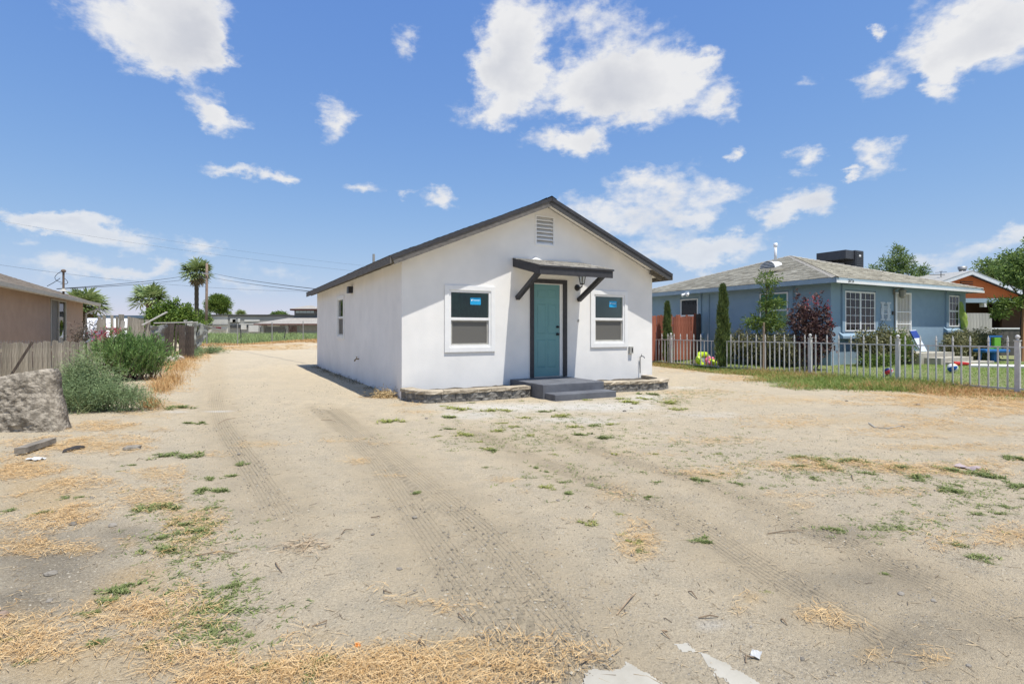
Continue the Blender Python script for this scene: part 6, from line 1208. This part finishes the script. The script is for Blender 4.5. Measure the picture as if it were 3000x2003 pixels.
def pebbles():
    n = 60000; y = 1.5*np.exp(rg.random(n)*2.2); x = (rg.random(n)*2-1)*1.15*y; k = fbm(x*.8, y*.8, 3) > -.05; x, y = x[k], y[k]; n = len(x); s = (.0024+.0065*rg.random(n)**4)*(1+y*.12); z = H(x, y)
    base = np.array([(1, 0, 0), (-.5, .85, 0), (-.5, -.85, 0), (0, 0, .8)]); rot = rg.random(n)*6.28; c, s_ = np.cos(rot), np.sin(rot); bx = base[None, :, 0]*c[:, None]-base[None, :, 1]*s_[:, None]; by = base[None, :, 0]*s_[:, None]+base[None, :, 1]*c[:, None]
    V = np.stack([x[:, None]+bx*s[:, None], y[:, None]+by*s[:, None]*.8, z[:, None]-.002+base[None, :, 2]*s[:, None]], -1).reshape(-1, 3); i = np.arange(n)[:, None]*4; Fc = np.concatenate([i+np.array([[0, 1, 3]]), i+np.array([[1, 2, 3]]), i+np.array([[2, 0, 3]])])
    o = mesh_np('gravel', V, Fc, MAT('gravel_bits', (.13,.115,.09), (.42,.38,.30), attr='v', rough=.95), None, {'v': np.repeat(rg.random(n)**1.6, 4)}, True); tag(o, 'tiny loose gravel scattered over the dirt', 'gravel', kind='stuff')
    n = 6000; y = 1.5*np.exp(rg.random(n)*1.9); x = (rg.random(n)*2-1)*1.1*y; z = H(x, y)+.003; pos = np.stack([x, y, z], 1); a = rg.random(n)*6.283; d = np.stack([np.cos(a), np.sin(a), .05*rg.normal(size=n)], 1); L_ = (.010+.045*rg.random(n)**4)*(1+y*.08); w = .0005+.0008*rg.random(n)+.0002*y; s = np.stack([-np.sin(a), np.cos(a), 0*a], 1)*w[:, None]; up = np.zeros((n, 3)); up[:, 2] = w
    V = np.stack([pos-s, pos+up, pos+s, pos+d*L_[:, None]-s, pos+d*L_[:, None]+up, pos+d*L_[:, None]+s], 1).reshape(-1, 3); i = np.arange(n)[:, None]*6
    o = mesh_np('twig_litter', V, np.concatenate([i+np.array([[0, 1, 4, 3]]), i+np.array([[1, 2, 5, 4]])]), MAT('twig_bits', (.13,.10,.07), (.48,.38,.24), attr='v', rough=.9), None, {'v': np.repeat(rg.random(n), 6)}); tag(o, 'fine dry twig and stalk litter over the dirt', 'litter', kind='stuff')
pebbles()
# weed tufts, each its own thing; a few shared shapes
def tuft_mesh(seed, mat, n=260):
    r = np.random.default_rng(seed); a = r.random(n)*6.283; rad = np.sqrt(r.random(n)); c = r.normal(size=(8, 2))*.55; k = np.minimum(r.integers(0, 8, n), r.integers(0, 8, n)); p = np.stack([c[k, 0]+np.cos(a)*rad*.36, (c[k, 1]+np.sin(a)*rad*.36)*.8, np.zeros(n)], 1)
    o = blades(p, r, .30+.40*r.random(n), .075+.04*r.random(n), .35+.5*r.random(n), 'tuft_shape', mat, None, curl=.3); me = o.data; bpy.data.objects.remove(o); return me
tg = [tuft_mesh(i, weedg) for i in range(5)]; ty = [tuft_mesh(20+i, weedy, 200) for i in range(4)]
GREEN = [(480,1334,40),(558,1334,45),(386,1362,18),(350,1380,12),(618,1402,26),(682,1394,25),(710,1358,22),(592,1435,35),(640,1437,38),(420,1489,35),(468,1487,45),(510,1487,35),(386,1508,18),(614,1489,28),(553,1536,38),(510,1532,28),(566,1562,48),(618,1562,22),(476,1575,34),(485,1609,48),(515,1622,22),(339,1730,50),(318,1762,45),(369,1716,32),(240,1802,28),(279,1793,30),(669,1718,36),(704,1712,26),(755,1700,24),(691,1729,26),(609,1776,30),(644,1768,28),(609,1796,18),(470,1745,18),(519,1866,28),(554,1881,20),(669,1875,36),(730,1862,26),(682,1911,26),(438,1892,32),(275,1884,36),(310,1872,22),(494,1926,26),(562,1948,14),(777,1961,42),(944,1944,50),(905,1982,45),(82,1937,30),(19,1875,28),(62,1849,18),(122,1504,28),(19,1497,24),(185,1459,22),(232,1457,18),(400,1862,12),(395,1770,12),(800,1990,16),(385,1875,14),
 (1571,1369,18),(1425,1369,14),(1219,1444,22),(1601,1381,16),(1648,1411,18),(1665,1446,26),(1923,1411,18),(1897,1454,18),(1880,1613,22),
 (2348,1341,32),(2412,1349,36),(2429,1368,34),(2343,1366,28),(2541,1386,26),(2390,1401,24),(2236,1431,16),(2112,1386,14),(2077,1390,16),(2047,1403,26),(2159,1418,24),(2785,1377,45),(2858,1386,40),(2893,1394,40),(2785,1439,40),(2802,1422,22),(2978,1345,40),(2978,1424,40),(2923,1502,26),(2854,1504,24),(2953,1484,24),(2880,1637,40),(2594,1680,20),(2051,1583,32),(2802,1594,28),(2721,1564,16),(2446,1553,30),(2635,1545,26),(2700,1400,40),(2640,1370,40),(2500,1352,40),(2996,1460,16),(2560,1540,14),
 (1319,1223,34),(1315,1257,20),(1596,1206,26),(1443,1319,26),(1745,1247,24),(1766,1283,34),(1702,1274,28),(1911,1155,30),(520,1195,40),(555,1240,25),(590,1240,20),(1380,1180,12)]
YEL = [(1340,1198,38),(1370,1174,14),(1426,1202,34),(1489,1202,26),(1362,1274,34),(1630,1219,36),(1426,1313,22),(1677,1249,26),(1788,1243,22),(1409,1294,14),(1140,1232,42),(1277,1279,18),(1851,1177,36),(1817,1168,24),(1885,1168,26),(1815,1564,18),(1863,1585,28),(1815,1506,18),(1725,1530,32),(1601,1427,28),(2253,1736,18),(1470,1240,18),(1560,1275,20),(1540,1225,22),(1450,1262,26),(1500,1250,20),(1960,1180,35),(1990,1200,30),(1920,1330,16),(2100,1330,16),(1620,1330,14),(1800,1330,14),(1530,1175,10),(1650,1170,14),(1720,1172,16),(1300,1190,14)]
rt_ = random.Random(3)
for lst, shapes, lab, grp in ((GREEN, tg, 'low green weed tuft sprouting from the dirt yard', 'green weed tufts on the dirt'), (YEL, ty, 'small yellow-green weed tuft on pale dirt before the house', 'yellow-green weed tufts before the house')):
    for (a, b, w) in lst:
        p = gp(a, b); s = w/F*p.y*.85; o = link('weed_tuft', rt_.choice(shapes), None, (p.x, p.y, p.z-.004), (0, 0, rt_.random()*6.28)); o.scale = (s, s*1.0, s*(.75 if s < .12 else .6)); big_ = 'broad ' if s > .13 else ('tiny ' if s < .07 else '')
        pd = float(patch(np.array([[p.x]]), np.array([[p.y]]), DRY)[0, 0]); dk_ = float(patch(np.array([[p.x]]), np.array([[p.y]]), DARK)[0, 0])
        where = 'amid golden straw' if pd > .45 else ('on dark gravelly soil' if dk_ > .3 else ('in pale dirt before the white house' if p.y > 6.5 and p.x < 4.5 else ('on the dirt towards the iron fence' if p.x > 2.2 else 'on bare tan dirt')))
        kind_ = 'green' if shapes is tg else 'yellow-green'
        lab2 = big_+kind_+' weed tuft '+where; tag(o, lab2, 'weed', lab2+'s')
# sprinkling of tiny seedlings
def seedlings():
    P = []
    for (cx, cy, rx, ry, n) in ((1600,1240,320,60,420),(1500,1290,250,40,160),(1700,1400,200,60,70),(2400,1380,400,50,260),(2850,1430,200,80,160),(2600,1540,200,40,70),(560,1560,150,120,160),(620,1780,140,110,130),(2050,1300,300,60,160),(2050,1150,120,20,200),(1960,1170,70,20,220)):
        for _ in range(n):
            q = gp(cx+rng.normal()*rx*.55, max(1100, cy+rng.normal()*ry*.55)); P.append((q.x, q.y, q.z))
    P = np.array(P); k = np.repeat(np.arange(len(P)), 7); pos = P[k]+rg.normal(size=(len(k), 3))*np.array((.02, .02, 0)); n = len(k)
    o = blades(pos, rg, .018+.03*rg.random(n), .006, .6+.35*rg.random(n), 'seedlings', weedg, None); tag(o, 'tiny scattered green seedlings on the dirt', 'seedlings', kind='stuff')
seedlings()
# grass verge along the iron fence, lawn behind it, weed field beyond the chain link fence
grassm = leafmat('verge_grass', (.10,.175,.03), (.28,.34,.085), .3, .6); drygm = leafmat('dry_orange_grass', (.38,.20,.075), (.60,.42,.20), .25, .8); fieldm = leafmat('tall_field_weeds', (.13,.21,.07), (.32,.40,.14), .25, .8); lawnm = leafmat('lawn_green', (.11,.22,.03), (.25,.36,.06), .3, .6)
def verge():
    n = 190000; s = rg.random(n)**1.0*16-4; u = rg.random(n)**1.7; wid = np.interp(s, [-4, -.7, 1.0, 2.3, 4.0, 5.5, 8, 12], [2.5, 2.6, 2.2, 3.7, 3.3, 1.9, 1.3, .6])
    off = .12-u*wid; q = FA[None, :]+FD[None, :]*s[:, None]+FN[None, :]*off[:, None]
    nz = fbm(q[:, 0]*.9, q[:, 1]*.9, 4); dryp = np.interp(s, [-4, .2, .9, 1.6, 3, 4.2, 6, 8, 12], [.5, .72, .6, .02, -.1, .12, .3, .2, .4])+nz*1.5+np.clip(u-.7, 0, 1)*.8
    isdry = rg.random(n) < np.clip(dryp, .03, .97); ok = (nz+.10*rg.normal(size=n) > -.28+.42*u+np.interp(s, [-4, .5, 1.2, 3, 4, 8], [.14, .10, -.05, -.08, .06, .02])) & (q[:, 1] > 3)
    pos = np.stack([q[:, 0], q[:, 1], H(q[:, 0], q[:, 1])-.005], 1)
    for m_, sel, nm, lab in ((grassm, ok & ~isdry, 'verge_grass', 'ragged green grass along the foot of the iron fence'), (drygm, ok & isdry, 'dry_verge_grass', 'dry orange grass along the foot of the iron fence')):
        k = sel.sum(); hs = np.interp(s[sel], [-4, .3, 1.3, 4, 8], [.55, .6, 1.9, 1.5, 1.0])*(1.15-.75*u[sel]); o = blades(pos[sel], rg, (.05+.15*rg.random(k)**1.6)*hs+.02, .006+.004*rg.random(k), .3+.5*rg.random(k), nm, m_); tag(o, lab, 'grass', kind='stuff')
verge()
def lawn():
    n = 90000; s = -3+15*rg.random(n); w = rg.random(n)**1.2*10; q = FA[None, :]+FD[None, :]*s[:, None]+FN[None, :]*(.05+w)[:, None]; loc = (q-np.array((BC.x, BC.y))) @ np.array([[US.x, VS.x], [US.y, VS.y]]); ok = ~((loc[:, 0] > -.1) & (loc[:, 1] > -.1) & (loc[:, 1] < 9)) & (q[:, 1] < 27)
    q = q[ok]; n = len(q); pos = np.stack([q[:, 0], q[:, 1], H(q[:, 0], q[:, 1])-.004], 1); o = blades(pos, rg, .04+.05*rg.random(n), .008, .3+.5*rg.random(n), 'lawn_grass', lawnm); tag(o, 'mown green lawn behind the iron fence', 'grass', kind='stuff')
lawn()
def field():
    n = 15000; y = 51+26*rg.random(n); x = -.62*y+(rg.random(n))*.30*y; hgt = (.35+.45*np.clip(fbm(x*.25, y*.25, 3)+.6, 0, 1.2))*(.7+.6*rg.random(n)); pos = np.stack([x, y, H(x, y)], 1); o = blades(pos, rg, hgt, .05, .1+.4*rg.random(n), 'field_weeds', fieldm); tag(o, 'tall grey-green weeds filling the lot behind chain link', 'weeds', kind='stuff')
    n = 9000; y = 44+8*rg.random(n); x = -.60*y+(rg.random(n))*.26*y; pos = np.stack([x, y, H(x, y)], 1); ok = fbm(x*.4, y*.8, 3) > -.08; k = ok.sum(); o = blades(pos[ok], rg, .10+.18*rg.random(k), .03, .2+.5*rg.random(k), 'dry_field_grass', drygm); tag(o, 'low dry orange grass along the chain link fence', 'grass', kind='stuff')
    P = []
    for (cx, cy, rx, ry, m_) in ((495,1115,45,22,900),(515,1075,45,20,1300),(545,1045,50,16,1300),(470,1140,30,14,500),(600,1028,40,8,700),(440,1190,30,10,250)):
        for _ in range(m_): q = gp(cx+rng.normal()*rx*.5, cy+rng.normal()*ry*.5); P.append((q.x, q.y, q.z))
    P = np.array(P); n = len(P); o = blades(P, rg, .12+.20*rg.random(n), .008, .15+.5*rg.random(n), 'dry_grass', drygm); tag(o, 'standing dry orange grass along the broken fence', 'grass', kind='stuff')
field()
# dry leaf bundle at the house corner, withered weeds in the side wall shade, twig nest on the drive
c = gp(1126, 1164); r = np.random.default_rng(9); t = empty('dry_leaf_bundle', 'heap of dry curled yellow leaves at the white house corner', 'debris', c); n = 900; P = r.normal(size=(n, 3))*np.array((.11, .07, .055)); P[:, 2] = np.abs(P[:, 2])*1.2; leaves('leaf_heap', P, r.normal(size=(n, 3))*np.array((1, 1, .7)), .09, .012, leafmat('curled_dry_leaf', (.42,.30,.14), (.66,.52,.30), .2, .7), t, 3, fold=.5); n = 200; P = r.normal(size=(n, 3))*np.array((.25, .15, .015)); P[:, 2] = np.abs(P[:, 2])+.01; leaves('stray_stalks', P, r.normal(size=(n, 3))*np.array((1, 1, .1)), .13, .006, strawm, t, 5)
c = gp(893, 1603); t = empty('twig_nest', 'pale knot of dry twigs and straw lying on the drive', 'debris', c); n = 90; P = r.normal(size=(n, 3))*np.array((.07, .05, .01)); P[:, 2] = np.abs(P[:, 2])+.008; leaves('stalks', P, r.normal(size=(n, 3))*np.array((1, 1, .12)), .085, .005, leafmat('pale_stalk', (.36,.27,.18), (.60,.48,.33), .1, .8), t, 6)
M_ = Matrix.Translation(LX) @ Matrix.Rotation(ROT, 4, 'Z'); P = []
for i in range(1400):
    y = r.random()*10.2+.2; x = -abs(r.normal())*.16-.02; q = M_ @ Vector((x, y, 0)); P.append((q.x, q.y, h1(q.x, q.y)))
P = np.array(P); k = fbm(P[:, 0]*2, P[:, 1]*2, 2) > -.05; P = P[k]; o = blades(P, rg, .05+.13*rg.random(len(P))**2, .006, .2+.6*rg.random(len(P)), 'withered_weeds', leafmat('withered_weed', (.10,.085,.05), (.30,.23,.13), .2, .9)); tag(o, 'withered weeds along the shaded side wall base', 'weeds', kind='stuff')
